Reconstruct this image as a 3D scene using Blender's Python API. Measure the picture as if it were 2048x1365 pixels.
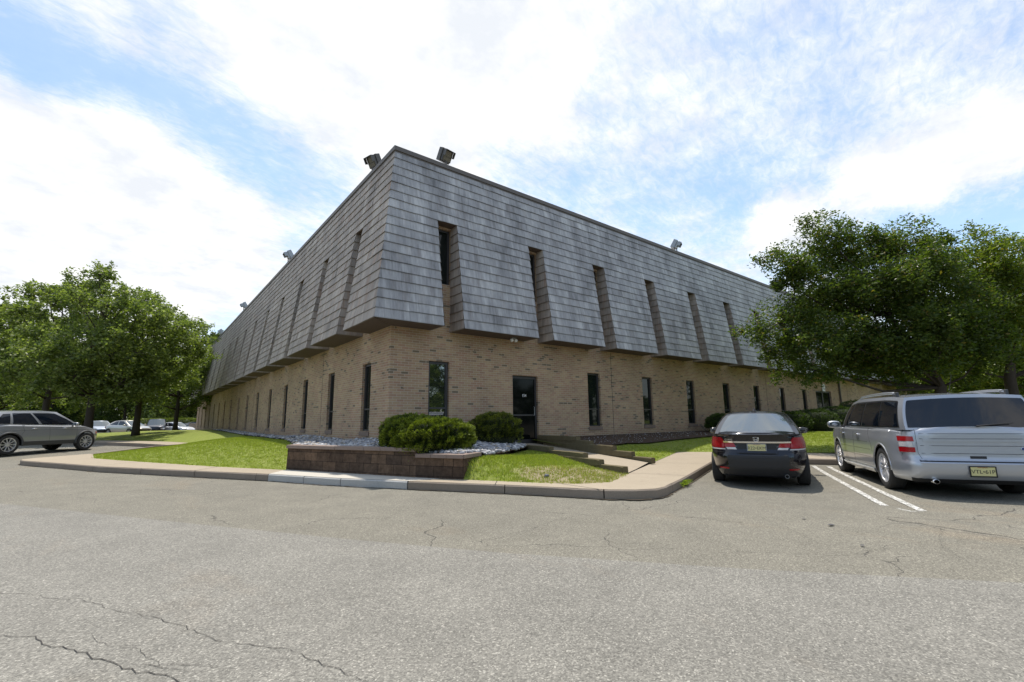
import bpy, bmesh, math, random
import numpy as np
from mathutils import Vector, Matrix
R = math.radians
SC = bpy.context.scene
COL = SC.collection
for o in list(bpy.data.objects): bpy.data.objects.remove(o)

# ---------------------------------------------------------------- camera
CAM = Vector((-5.0895, -11.6448, 1.25))
YAW, PITCH, ROLL = 0.6705, 0.1676, -0.0121
fw = Vector((math.sin(YAW)*math.cos(PITCH), math.cos(YAW)*math.cos(PITCH), math.sin(PITCH)))
rt = Vector((math.cos(YAW), -math.sin(YAW), 0)); up = rt.cross(fw)
r2 = rt*math.cos(ROLL)+up*math.sin(ROLL); u2 = -rt*math.sin(ROLL)+up*math.cos(ROLL)
cd = bpy.data.cameras.new('camera'); cam = bpy.data.objects.new('camera', cd); COL.objects.link(cam)
cam.matrix_world = Matrix(((r2.x, u2.x, -fw.x, CAM.x), (r2.y, u2.y, -fw.y, CAM.y), (r2.z, u2.z, -fw.z, CAM.z), (0, 0, 0, 1)))
cd.sensor_width = 36; cd.lens = 931.22/2048*36; cd.clip_start = .05; cd.clip_end = 3000
SC.camera = cam
SC.view_settings.view_transform = 'Standard'; SC.view_settings.look = 'None'
SC.view_settings.exposure = 0.15; SC.view_settings.gamma = 1
SC.cycles.use_adaptive_sampling = True

# ---------------------------------------------------------------- node helper
class NT:
    def __init__(s, tree): s.t = tree; s.n = tree.nodes; s.l = tree.links
    def new(s, kind, **kw):
        nd = s.n.new(kind)
        for k, v in kw.items():
            if k[0] == 'i' and k[1:].isdigit(): s.put(nd.inputs[int(k[1:])], v)
            elif k.startswith('in_'): s.put(nd.inputs[k[3:].replace('_', ' ')], v)
            else: setattr(nd, k, v)
        return nd
    def put(s, sock, v):
        if isinstance(v, bpy.types.NodeSocket): s.l.new(v, sock)
        elif isinstance(v, bpy.types.Node): s.l.new(v.outputs[0], sock)
        else: sock.default_value = v
    def m(s, op, a, b=0.0, c=None, clamp=False):
        nd = s.new('ShaderNodeMath', operation=op, use_clamp=clamp); s.put(nd.inputs[0], a); s.put(nd.inputs[1], b)
        if c is not None: s.put(nd.inputs[2], c)
        return nd.outputs[0]
    def noise(s, vec, scale, detail=4, rough=.55, dim='3D', dist=0):
        nd = s.new('ShaderNodeTexNoise', noise_dimensions=dim)
        if vec is not None: s.put(nd.inputs['Vector'], vec)
        nd.inputs['Scale'].default_value = scale; nd.inputs['Detail'].default_value = detail
        nd.inputs['Roughness'].default_value = rough; nd.inputs['Distortion'].default_value = dist
        return nd.outputs[0]
    def ramp(s, fac, stops, interp='LINEAR'):
        nd = s.new('ShaderNodeValToRGB'); s.put(nd.inputs[0], fac); cr = nd.color_ramp; cr.interpolation = interp
        while len(cr.elements) < len(stops): cr.elements.new(.5)
        for e, (p, c) in zip(cr.elements, stops):
            e.position = p; e.color = (c, c, c, 1) if isinstance(c, (int, float)) else (*c, 1)
        return nd.outputs[0]
    def mix(s, fac, a, b, blend='MIX'):
        nd = s.new('ShaderNodeMix', data_type='RGBA', blend_type=blend)
        s.put(nd.inputs[0], fac)
        for sock, v in ((nd.inputs[6], a), (nd.inputs[7], b)):
            if isinstance(v, tuple) and len(v) == 3: v = (*v, 1)
            s.put(sock, v)
        return nd.outputs[2]
    def sep(s, vec):
        nd = s.new('ShaderNodeSeparateXYZ'); s.put(nd.inputs[0], vec); return nd.outputs
    def comb(s, x, y, z=0.0):
        nd = s.new('ShaderNodeCombineXYZ'); s.put(nd.inputs[0], x); s.put(nd.inputs[1], y); s.put(nd.inputs[2], z); return nd.outputs[0]
    def scl(s, vec, v):
        nd = s.new('ShaderNodeVectorMath', operation='MULTIPLY'); s.put(nd.inputs[0], vec); nd.inputs[1].default_value = v; return nd.outputs[0]

# ---------------------------------------------------------------- sun and sky
SUN_AZ, SUN_EL = 27.0, 70.0      # azimuth measured from +Y towards +X
sd = Vector((math.sin(R(SUN_AZ))*math.cos(R(SUN_EL)), math.cos(R(SUN_AZ))*math.cos(R(SUN_EL)), math.sin(R(SUN_EL))))
ld = bpy.data.lights.new('sun', 'SUN'); ld.energy = 4.3; ld.angle = R(.55); ld.color = (1, .94, .86)
lo = bpy.data.objects.new('sun', ld); COL.objects.link(lo); lo.rotation_euler = sd.to_track_quat('Z', 'Y').to_euler()
W = bpy.data.worlds.new('World'); SC.world = W; W.use_nodes = True
n = NT(W.node_tree); W.node_tree.nodes.clear()
sky = n.new('ShaderNodeTexSky', sky_type='NISHITA', sun_disc=False, sun_elevation=R(SUN_EL), sun_rotation=R(SUN_AZ), altitude=50, air_density=1.0, dust_density=.6, ozone_density=1.6)
tc = n.new('ShaderNodeTexCoord'); d = n.sep(tc.outputs['Generated'])
den = n.m('ADD', n.m('MAXIMUM', d[2], 0.0), .16)
px = n.m('DIVIDE', d[0], den); py = n.m('DIVIDE', d[1], den)
P = n.comb(px, py)
rot = n.new('ShaderNodeVectorRotate', rotation_type='Z_AXIS'); n.put(rot.inputs[0], P); rot.inputs['Angle'].default_value = R(-12)
str_ = n.scl(rot.outputs[0], (0.85, 1.7, 1))
wisp = n.noise(str_, 2.6, 9, .64, dist=.5)            # high streaky cloud
veil = n.noise(P, .62, 3, .5)                        # where the veil thickens
cum = n.noise(P, 1.7, 8, .55)
def blob(ax, ay, az, r0, r1):
    v = Vector((ax, ay, az)).normalized()
    nd = n.new('ShaderNodeVectorMath', operation='DISTANCE'); n.put(nd.inputs[0], tc.outputs['Generated']); nd.inputs[1].default_value = v
    mr = n.new('ShaderNodeMapRange', interpolation_type='SMOOTHSTEP'); n.put(mr.inputs[0], nd.outputs['Value'])
    mr.inputs[1].default_value = r1; mr.inputs[2].default_value = r0; mr.inputs[3].default_value = 0; mr.inputs[4].default_value = 1
    return mr.outputs[0]
SKY_BLOBS = [   # azimuth from +Y, elevation, inner and outer radius, weight
    (-141, 14, .02, .20, .62), (-158, 24, .02, .22, .5), (-118, 20, .03, .25, .45), (150, 30, .05, .3, .4), (22.4, 39.3, 0.12, 0.42, 0.3), (44.1, 39.6, 0.06, 0.3, 0.1), (-9.9, 17.6, 0.12, 0.36, 0.34), (-3.6, 24.8, 0.03, 0.13, 0.2), (0.4, 17.0, 0.08, 0.24, 0.24), (70.4, 20.0, 0.02, 0.09, 0.34), (78.2, 22.4, 0.02, 0.08, 0.3), (85.8, 22.4, 0.02, 0.12, 0.3), (82.0, 19.8, 0.01, 0.06, 0.24), (87.7, 22.8, 0.02, 0.08, 0.16), (-14.0, 30.4, 0.02, 0.12, -0.17), (-10.9, 29.8, 0.02, 0.11, -0.20), (-7.9, 29.6, 0.02, 0.1, -0.22), (-4.6, 29.9, 0.02, 0.08, -0.16), (-0.9, 29.5, 0.02, 0.1, -0.22), (3.2, 28.7, 0.03, 0.12, -0.23), (8.1, 28.1, 0.03, 0.12, -0.20), (13.5, 27.4, 0.03, 0.12, -0.19), (18.1, 26.6, 0.02, 0.1, -0.14), (-1.5, 34.2, 0.02, 0.12, -0.09), (37.8, 30.3, 0.02, 0.11, -0.17), (46.9, 28.1, 0.02, 0.12, -0.16), (56.2, 25.5, 0.02, 0.12, -0.17), (64.6, 23.8, 0.02, 0.12, -0.19), (71.5, 17.2, 0.02, 0.09, -0.14), (79.8, 16.8, 0.02, 0.13, -0.19), (85.2, 16.2, 0.02, 0.14, -0.20), (87.8, 17.4, 0.02, 0.1, -0.10), (71.3, 24.4, 0.02, 0.12, -0.10), (75.8, 36.6, 0.05, 0.3, -0.06), (86.8, 28.6, 0.05, 0.26, -0.06), (53.3, 36.4, 0.03, 0.12, -0.09), (5.4, 9.6, 0.02, 0.1, -0.22)]
add = n.m('MULTIPLY', n.new('ShaderNodeMapRange', interpolation_type='SMOOTHSTEP', i0=n.m('ADD', n.m('MULTIPLY', d[0], -.62), n.m('MULTIPLY', d[1], -.78)), i1=-.25, i2=.5, i3=0.0, i4=1.0).outputs[0], -.30)
for (az_, el_, r0, r1, w) in SKY_BLOBS:
    az_, el_ = R(az_), R(el_)
    add = n.m('ADD', add, n.m('MULTIPLY', blob(math.sin(az_)*math.cos(el_), math.cos(az_)*math.cos(el_), math.sin(el_), r0, r1), w))
den1 = n.m('ADD', n.m('ADD', n.m('ADD', n.m('MULTIPLY', wisp, .50), n.m('MULTIPLY', n.noise(str_, 24.0, 6, .68, dist=.6), .44)), n.m('MULTIPLY', n.noise(P, 8, 7, .66, dist=.4), .38)), add)
thin = n.new('ShaderNodeMapRange', interpolation_type='SMOOTHSTEP', i0=den1, i1=.36, i2=.86, i3=.20, i4=1.0)
cden = n.m('ADD', cum, n.m('MULTIPLY', add, .55))
thick = n.new('ShaderNodeMapRange', interpolation_type='SMOOTHSTEP', i0=cden, i1=.64, i2=.74, i3=0, i4=1.0)
cov = n.m('MAXIMUM', thin.outputs[0], thick.outputs[0])
lowcloud = n.new('ShaderNodeMapRange', i0=d[2], i1=0.0, i2=.22, i3=.55, i4=0.0)
cov = n.m('MAXIMUM', cov, lowcloud.outputs[0], clamp=True)
skyb = n.mix(1.0, sky.outputs[0], (1.75, 1.98, 2.02, 1), 'MULTIPLY')
cloudc = n.mix(n.ramp(n.noise(P, 5.0, 7, .62), [(.36, 0), (.6, 1)]), (8.0, 8.35, 8.9, 1), (10.2, 10.2, 10.2, 1))
bg = n.new('ShaderNodeBackground'); n.put(bg.inputs[0], n.mix(cov, skyb, cloudc)); bg.inputs[1].default_value = .1
wo = n.new('ShaderNodeOutputWorld'); n.put(wo.inputs[0], bg.outputs[0])

# ---------------------------------------------------------------- materials
def mat(name, color=(.5, .5, .5), rough=.6, metal=0, spec=.5, coat=0, build=None, **kw):
    m = bpy.data.materials.new(name); m.use_nodes = True; nt = NT(m.node_tree)
    b = m.node_tree.nodes['Principled BSDF']
    b.inputs['Base Color'].default_value = (*color, 1); b.inputs['Roughness'].default_value = rough
    b.inputs['Metallic'].default_value = metal; b.inputs['Specular IOR Level'].default_value = spec
    if coat: b.inputs['Coat Weight'].default_value = coat; b.inputs['Coat Roughness'].default_value = .03
    for k, v in kw.items(): b.inputs[k.replace('_', ' ')].default_value = v
    if build: build(nt, b, m)
    return m
def bump(nt, b, h, strength=.5, dist=.01):
    nd = nt.new('ShaderNodeBump'); nd.inputs['Strength'].default_value = strength; nd.inputs['Distance'].default_value = dist
    nt.put(nd.inputs['Height'], h); nt.put(b.inputs['Normal'], nd.outputs[0])
def pos(nt): return nt.new('ShaderNodeNewGeometry').outputs['Position']
def uvn(nt): return nt.new('ShaderNodeTexCoord').outputs['UV']

def _brick(nt, b, m):
    uv = uvn(nt); s = nt.sep(uv)
    row = nt.m('FLOOR', nt.m('DIVIDE', s[1], .0677)); fy = nt.m('FRACT', nt.m('DIVIDE', s[1], .0677))
    off = nt.m('MULTIPLY', nt.m('MODULO', row, 2.0), .5)
    cx = nt.m('ADD', nt.m('DIVIDE', s[0], .2127), off); col = nt.m('FLOOR', cx); fx = nt.m('FRACT', cx)
    wn = nt.new('ShaderNodeTexWhiteNoise', noise_dimensions='2D'); nt.put(wn.inputs['Vector'], nt.comb(col, row))
    big = nt.noise(uv, .9, 3, .6)
    base = nt.ramp(wn.outputs['Value'], [(0, (.37, .26, .145)), (.35, (.47, .335, .185)), (.60, (.41, .265, .155)), (.80, (.39, .215, .135)), (.93, (.32, .21, .125)), (.97, (.28, .185, .11))], 'LINEAR')
    wn2 = nt.new('ShaderNodeTexWhiteNoise', noise_dimensions='2D'); nt.put(wn2.inputs['Vector'], nt.comb(nt.m('ADD', col, 37.3), nt.m('ADD', row, 91.7)))
    dk = nt.m('GREATER_THAN', nt.m('ADD', wn2.outputs['Value'], nt.m('MULTIPLY', nt.noise(uv, 1.7, 2, .5), .16)), 1.022)
    base = nt.mix(dk, base, (.075, .075, .046))
    sp = nt.noise(uv, 60, 3, .7)
    base = nt.mix(.35, base, nt.mix(sp, (.3, .2, .14), (.56, .40, .28)))
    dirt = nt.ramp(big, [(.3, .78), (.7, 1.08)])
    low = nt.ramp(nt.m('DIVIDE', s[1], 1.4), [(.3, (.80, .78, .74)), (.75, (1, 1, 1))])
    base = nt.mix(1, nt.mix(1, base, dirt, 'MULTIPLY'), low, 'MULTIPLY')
    ey = nt.m('MULTIPLY', nt.m('MINIMUM', fy, nt.m('SUBTRACT', 1.0, fy)), .0677); ex = nt.m('MULTIPLY', nt.m('MINIMUM', fx, nt.m('SUBTRACT', 1.0, fx)), .2127)
    e = nt.m('MINIMUM', ex, ey)
    mor = nt.new('ShaderNodeMapRange', i0=e, i1=.0035, i2=.0062, i3=1.0, i4=0.0).outputs[0]
    c = nt.mix(mor, base, nt.mix(nt.noise(uv, 30, 2), (.40, .34, .27), (.56, .50, .42)))
    nt.put(b.inputs['Base Color'], c)
    bump(nt, b, nt.m('ADD', nt.m('SUBTRACT', 1.0, mor), nt.m('MULTIPLY', sp, .35)), .55, .006)
M = {}
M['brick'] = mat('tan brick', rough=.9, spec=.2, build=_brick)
def _shingle(warm):
    def f(nt, b, m):
        uv = uvn(nt); s = nt.sep(uv)
        row = nt.m('FLOOR', s[1]); fv = nt.m('FRACT', s[1])
        w0 = nt.new('ShaderNodeTexWhiteNoise', noise_dimensions='1D'); nt.put(w0.inputs['W'], row)
        sh = nt.m('MULTIPLY', w0.outputs['Value'], 17.0)
        def col(sc, k, jit):
            uu = nt.m('ADD', nt.m('MULTIPLY', s[0], sc), sh)
            jn = nt.noise(nt.comb(nt.m('MULTIPLY', s[0], sc*.6), nt.m('MULTIPLY', row, 3.1), k), 1.0, 0, .5)
            uu = nt.m('ADD', uu, nt.m('MULTIPLY', jn, jit))
            wn = nt.new('ShaderNodeTexWhiteNoise', noise_dimensions='3D'); nt.put(wn.inputs['Vector'], nt.comb(nt.m('FLOOR', uu), row, k)); return wn.outputs['Value'], nt.m('FRACT', uu)
        a, fa = col(3.3, 1.0, 1.8); c2, fb = col(7.5, 2.0, 2.2)
        streak = nt.noise(nt.comb(nt.m('MULTIPLY', s[0], 9.0), nt.m('MULTIPLY', s[1], .35)), 1.6, 5, .7)
        stain = nt.noise(nt.comb(nt.m('MULTIPLY', s[0], 1.0), nt.m('MULTIPLY', s[1], .10)), 1.3, 4, .6)
        v = nt.m('ADD', nt.m('ADD', nt.m('MULTIPLY', a, .17), nt.m('MULTIPLY', c2, .18)), nt.m('MULTIPLY', streak, .70))
        v = nt.m('ADD', v, nt.m('MULTIPLY', nt.m('SUBTRACT', stain, .5), 1.15))
        if warm: c = nt.ramp(v, [(.12, (.17, .145, .125)), (.42, (.31, .27, .235)), (.62, (.40, .345, .295)), (.85, (.54, .48, .41))])
        else: c = nt.ramp(v, [(.12, (.13, .127, .130)), (.40, (.27, .265, .270)), (.60, (.37, .365, .368)), (.85, (.54, .53, .52))])
        rust = nt.ramp(nt.noise(nt.comb(nt.m('MULTIPLY', s[0], 5.0), nt.m('MULTIPLY', row, .9), 5.0), 1.0, 3, .6), [(.52, 0), (.72, .75 if warm else .30)])
        c = nt.mix(rust, c, (.34, .215, .15) if warm else (.20, .15, .12))
        foot = nt.ramp(fv, [(0, .50), (.05, .80), (.12, 1.0), (.88, 1.0), (1.0, .9)])  # shade of the course lines painted in, darkest at each lower edge
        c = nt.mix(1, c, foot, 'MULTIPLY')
        j = nt.ramp(fa, [(0, .72), (.03, 1), (.97, 1), (1, .72)])
        c = nt.mix(.8, c, nt.mix(1, c, j, 'MULTIPLY'))
        nt.put(b.inputs['Base Color'], c)
        bump(nt, b, nt.m('ADD', nt.m('MULTIPLY', streak, .6), j), .3, .008)
    return f
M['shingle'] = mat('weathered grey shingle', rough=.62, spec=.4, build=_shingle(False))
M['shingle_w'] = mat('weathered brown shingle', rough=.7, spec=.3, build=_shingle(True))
def _spk(c0, c1, sc=40, bs=.25, detail=4):
    def f(nt, b, m):
        p = pos(nt); v = nt.noise(p, sc, detail, .65); v2 = nt.noise(p, sc*.07, 3, .6)
        nt.put(b.inputs['Base Color'], nt.mix(nt.m('ADD', nt.m('MULTIPLY', v, .5), nt.m('MULTIPLY', v2, .5)), c0, c1)); bump(nt, b, v, bs, .004)
    return f
M['trim'] = mat('bronze roof trim', (.11, .095, .085), .55)
M['soffit'] = mat('soffit board', (.10, .075, .06), .8, build=_spk((.07, .05, .04), (.14, .10, .08), 6))
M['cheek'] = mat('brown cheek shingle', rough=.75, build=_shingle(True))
M['curtain'] = mat('window blind', (.10, .11, .10), .8)
M['frame'] = mat('dark bronze frame', (.055, .052, .052), .45, metal=.3)
M['glass'] = mat('dark tinted glass', (.010, .014, .012), .03, spec=.5, IOR=1.42)
M['glass_r'] = mat('mirror tinted glass', (.012, .018, .016), .02, spec=1.0, IOR=2.1)
M['sill'] = mat('brick sill', rough=.9, build=_spk((.14, .10, .08), (.27, .20, .15), 14))
M['gravelroof'] = mat('roof gravel', (.3, .29, .27), .95)
M['white'] = mat('white sign panel', (.8, .8, .8), .5)
M['black'] = mat('black plastic', (.012, .012, .013), .5)
M['rubber'] = mat('tyre rubber', (.022, .022, .023), .85, build=_spk((.016, .016, .016), (.04, .038, .036), 60))
M['steel'] = mat('galvanised steel', (.30, .31, .32), .45, metal=.8)
M['chrome'] = mat('chrome', (.8, .8, .82), .12, metal=1)
M['alloy'] = mat('alloy rim', (.66, .66, .68), .3, metal=.55)
M['dirt'] = mat('underbody', (.01, .01, .01), .95)

def _asphalt(base, tint, crackv):
    def f(nt, b, m):
        p = pos(nt)
        vo = nt.new('ShaderNodeTexVoronoi'); nt.put(vo.inputs['Vector'], p); vo.inputs['Scale'].default_value = 115
        g = nt.sep(vo.outputs['Color'])[0]
        fine = nt.noise(p, 48, 6, .78)
        agg = nt.ramp(g, [(0, .55), (.35, .85), (.72, 1.05), (.92, 1.3), (1, 1.9)])
        big = nt.noise(p, .22, 5, .62); mid = nt.noise(p, 1.7, 5, .65)
        c = nt.mix(big, tuple(x*.86 for x in base), tuple(x*y*1.12 for x, y in zip(base, tint)))
        c = nt.mix(1, c, nt.ramp(mid, [(.25, .86), (.75, 1.12)]), 'MULTIPLY')
        rust = nt.ramp(nt.noise(nt.scl(p, (1, .45, 1)), .55, 5, .65), [(.56, 0), (.72, .42)])
        c = nt.mix(rust, c, tuple(x*y for x, y in zip(base, (1.22, 1.0, .80))))
        c = nt.mix(.95, c, nt.mix(1, c, agg, 'MULTIPLY'))
        c = nt.mix(.6, c, nt.mix(1, c, nt.ramp(fine, [(.3, .5), (.5, .95), (.7, 1.6)]), 'MULTIPLY'))
        if crackv:
            wv = nt.new('ShaderNodeTexVoronoi', feature='DISTANCE_TO_EDGE'); 
            pw = nt.new('ShaderNodeVectorMath', operation='ADD'); nt.put(pw.inputs[0], p)
            nn = nt.new('ShaderNodeTexNoise'); nt.put(nn.inputs['Vector'], p); nn.inputs['Scale'].default_value = 2.2; nn.inputs['Detail'].default_value = 5
            nt.put(pw.inputs[1], nt.scl(nn.outputs['Color'], (.55, .55, 0)))
            nt.put(wv.inputs['Vector'], pw.outputs[0]); wv.inputs['Scale'].default_value = .55
            lim = nt.m('MULTIPLY', nt.ramp(nt.noise(p, .5, 3, .5), [(.42, 0), (.62, 1)]), crackv)
            ck = nt.m('LESS_THAN', wv.outputs['Distance'], nt.m('MULTIPLY', lim, .0045))
            c = nt.mix(nt.m('MULTIPLY', ck, .72), c, (.035, .032, .03))
        nt.put(b.inputs['Base Color'], c)
        bump(nt, b, nt.m('ADD', g, fine), .35, .004)
    return f
M['asphalt_old'] = mat('old asphalt', rough=.88, spec=.35, build=_asphalt((.196, .184, .150), (1.02, 1, .95), 1.0))
M['asphalt_new'] = mat('asphalt overlay', rough=.85, spec=.4, build=_asphalt((.214, .203, .174), (1.0, 1, 1.0), .0))
def _conc(c0, c1, edge=0):
    def f(nt, b, m):
        p = pos(nt); v = nt.noise(p, 2.2, 6, .7); v2 = nt.noise(p, 70, 3, .6); v3 = nt.noise(p, .6, 3, .6)
        c = nt.mix(nt.m('ADD', nt.m('MULTIPLY', v, .6), nt.m('MULTIPLY', v3, .4)), c0, c1)
        c = nt.mix(.5, c, nt.mix(1, c, nt.ramp(v2, [(.3, .72), (.7, 1.2)]), 'MULTIPLY'))
        st = nt.ramp(nt.noise(p, 5, 5, .7), [(.60, 0), (.74, .35)])
        c = nt.mix(st, c, tuple(x*.5 for x in c0))
        nt.put(b.inputs['Base Color'], c); bump(nt, b, v2, .25, .004)
    return f
M['concrete'] = mat('tan concrete', rough=.9, spec=.3, build=_conc((.305, .252, .180), (.435, .366, .273)))
M['kerbc'] = mat('kerb concrete', rough=.92, spec=.3, build=_conc((.17, .135, .10), (.33, .275, .22)))
M['rampc'] = mat('new pale concrete', rough=.85, spec=.3, build=_conc((.45, .42, .355), (.60, .56, .48)))
M['rampk'] = mat('pale kerb concrete', rough=.85, spec=.3, build=_conc((.36, .355, .33), (.50, .485, .455)))
def _paint(nt, b, m):
    p = pos(nt); wv = nt.noise(p, 26, 6, .75)
    nt.put(b.inputs['Base Color'], nt.mix(nt.ramp(wv, [(.45, 0), (.56, 1)]), (.19, .18, .155), (.72, .71, .66)))
M['paint'] = mat('worn white paint', rough=.8, build=_paint)
def _grass(nt, b, m):
    p = pos(nt); a = nt.noise(p, .7, 5, .65); f = nt.noise(p, 45, 4, .8); md = nt.noise(p, 6, 4, .7)
    c = nt.mix(a, (.135, .180, .022), (.24, .28, .042))
    c = nt.mix(nt.ramp(md, [(.48, 0), (.68, .55)]), c, (.25, .25, .075))
    c = nt.mix(.75, c, nt.mix(1, c, nt.ramp(f, [(.25, .35), (.5, 1), (.75, 1.7)]), 'MULTIPLY'))
    # dry thin patch of turf on the bank beside the timber steps
    def spot(x, y, r, w):
        nd = nt.new('ShaderNodeVectorMath', operation='DISTANCE'); nt.put(nd.inputs[0], p); nd.inputs[1].default_value = (x, y, .3)
        return nt.new('ShaderNodeMapRange', i0=nd.outputs['Value'], i1=r, i2=r*.3, i3=0.0, i4=w).outputs[0]
    dry = nt.m('MAXIMUM', nt.m('MAXIMUM', spot(1.25, -5.2, 1.5, 1.05), spot(2.1, -5.2, 1.2, 1.0)), spot(4.95, -4.5, .6, .9))
    dm = nt.ramp(nt.m('ADD', nt.m('MULTIPLY', dry, .5), nt.m('MULTIPLY', nt.noise(p, 3.5, 6, .7), .75)), [(.60, 0), (.78, .9)])
    c = nt.mix(dm, c, nt.mix(f, (.20, .155, .095), (.40, .33, .22)))
    nt.put(b.inputs['Base Color'], c); bump(nt, b, f, .6, .02)
M['grass'] = mat('mown grass', rough=.8, spec=.25, build=_grass)
def attr_mat(name, rough, trans, lo=.75, spec=.3):
    m = bpy.data.materials.new(name); m.use_nodes = True; nt = NT(m.node_tree); b = m.node_tree.nodes['Principled BSDF']
    at = nt.new('ShaderNodeAttribute', attribute_name='Col')
    nt.put(b.inputs['Base Color'], at.outputs['Color']); b.inputs['Roughness'].default_value = rough; b.inputs['Specular IOR Level'].default_value = spec
    if trans:
        tr = nt.new('ShaderNodeBsdfTranslucent'); nt.put(tr.inputs[0], nt.mix(1, at.outputs['Color'], (1.5, 1.7, .6), 'MULTIPLY'))
        ms = nt.new('ShaderNodeMixShader'); ms.inputs[0].default_value = trans
        nt.put(ms.inputs[1], b.outputs[0]); nt.put(ms.inputs[2], tr.outputs[0]); nt.put(m.node_tree.nodes['Material Output'].inputs[0], ms.outputs[0])
    return m
M['leaf'] = attr_mat('leaves', .42, .45)
M['needle'] = attr_mat('yew foliage', .5, .15)
M['blade'] = attr_mat('grass blades', .55, .35)
M['stone'] = attr_mat('stones', .8, 0)
M['mulch'] = mat('bark mulch', rough=.95, spec=.1, build=_spk((.035, .024, .018), (.12, .085, .06), 30, .8, 6))
M['bark'] = mat('tree bark', rough=.95, spec=.1, build=_spk((.035, .028, .022), (.10, .082, .066), 14, .9, 6))
M['timber'] = mat('weathered landscape timber', rough=.9, spec=.1, build=_spk((.05, .042, .025), (.24, .20, .115), 9, .8, 6))
def _block(nt, b, m):
    uv = uvn(nt); br = nt.new('ShaderNodeTexBrick'); nt.put(br.inputs['Vector'], uv)
    for k, v in (('Color1', (.095, .064, .045, 1)), ('Color2', (.20, .128, .080, 1)), ('Mortar', (.03, .022, .018, 1)), ('Scale', 1.0), ('Mortar Size', .005), ('Brick Width', .42), ('Row Height', .19), ('Bias', -.25), ('Mortar Smooth', .3)): br.inputs[k].default_value = v
    v = nt.noise(uv, 9, 6, .7); v2 = nt.noise(uv, 1.3, 4, .6)
    c = nt.mix(1, br.outputs[0], nt.ramp(v, [(.3, .6), (.7, 1.35)]), 'MULTIPLY'); c = nt.mix(1, c, nt.ramp(v2, [(.3, .6), (.7, 1.15)]), 'MULTIPLY')
    nt.put(b.inputs['Base Color'], c); bump(nt, b, nt.m('ADD', nt.m('MULTIPLY', br.outputs['Fac'], -1.5), v), .7, .012)
M['block'] = mat('split face block', rough=.95, spec=.15, build=_block)
M['cap'] = mat('wall cap stone', rough=.9, build=_spk((.17, .12, .095), (.31, .235, .19), 12, .5))

# ---------------------------------------------------------------- mesh helpers
def tag(o, label=None, category=None, group=None, kind=None):
    for k, v in (('label', label), ('category', category), ('group', group), ('kind', kind)):
        if v: o[k] = v
    return o
def empty(name, loc=(0, 0, 0), rz=0, **kw):
    o = bpy.data.objects.new(name, None); COL.objects.link(o); o.location = loc; o.rotation_euler = (0, 0, rz); o.empty_display_size = .2
    return tag(o, **kw)
def mk(name, v, f, m, parent=None, smooth=False, uv=None, mats=None, mi=None, col=None, **kw):
    me = bpy.data.meshes.new(name); me.from_pydata([tuple(p) for p in v], [], f)
    for mm in (mats or [m]): me.materials.append(mm)
    if smooth: me.polygons.foreach_set('use_smooth', [True]*len(me.polygons))
    if mi: me.polygons.foreach_set('material_index', mi)
    if uv:
        l = me.uv_layers.new(name='UVMap'); flat = []
        for fi in f:
            for i in fi: flat += [uv[i][0], uv[i][1]]
        l.data.foreach_set('uv', flat)
    me.update(); o = bpy.data.objects.new(name, me); COL.objects.link(o)
    if parent: o.parent = parent
    return tag(o, **kw)
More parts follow.
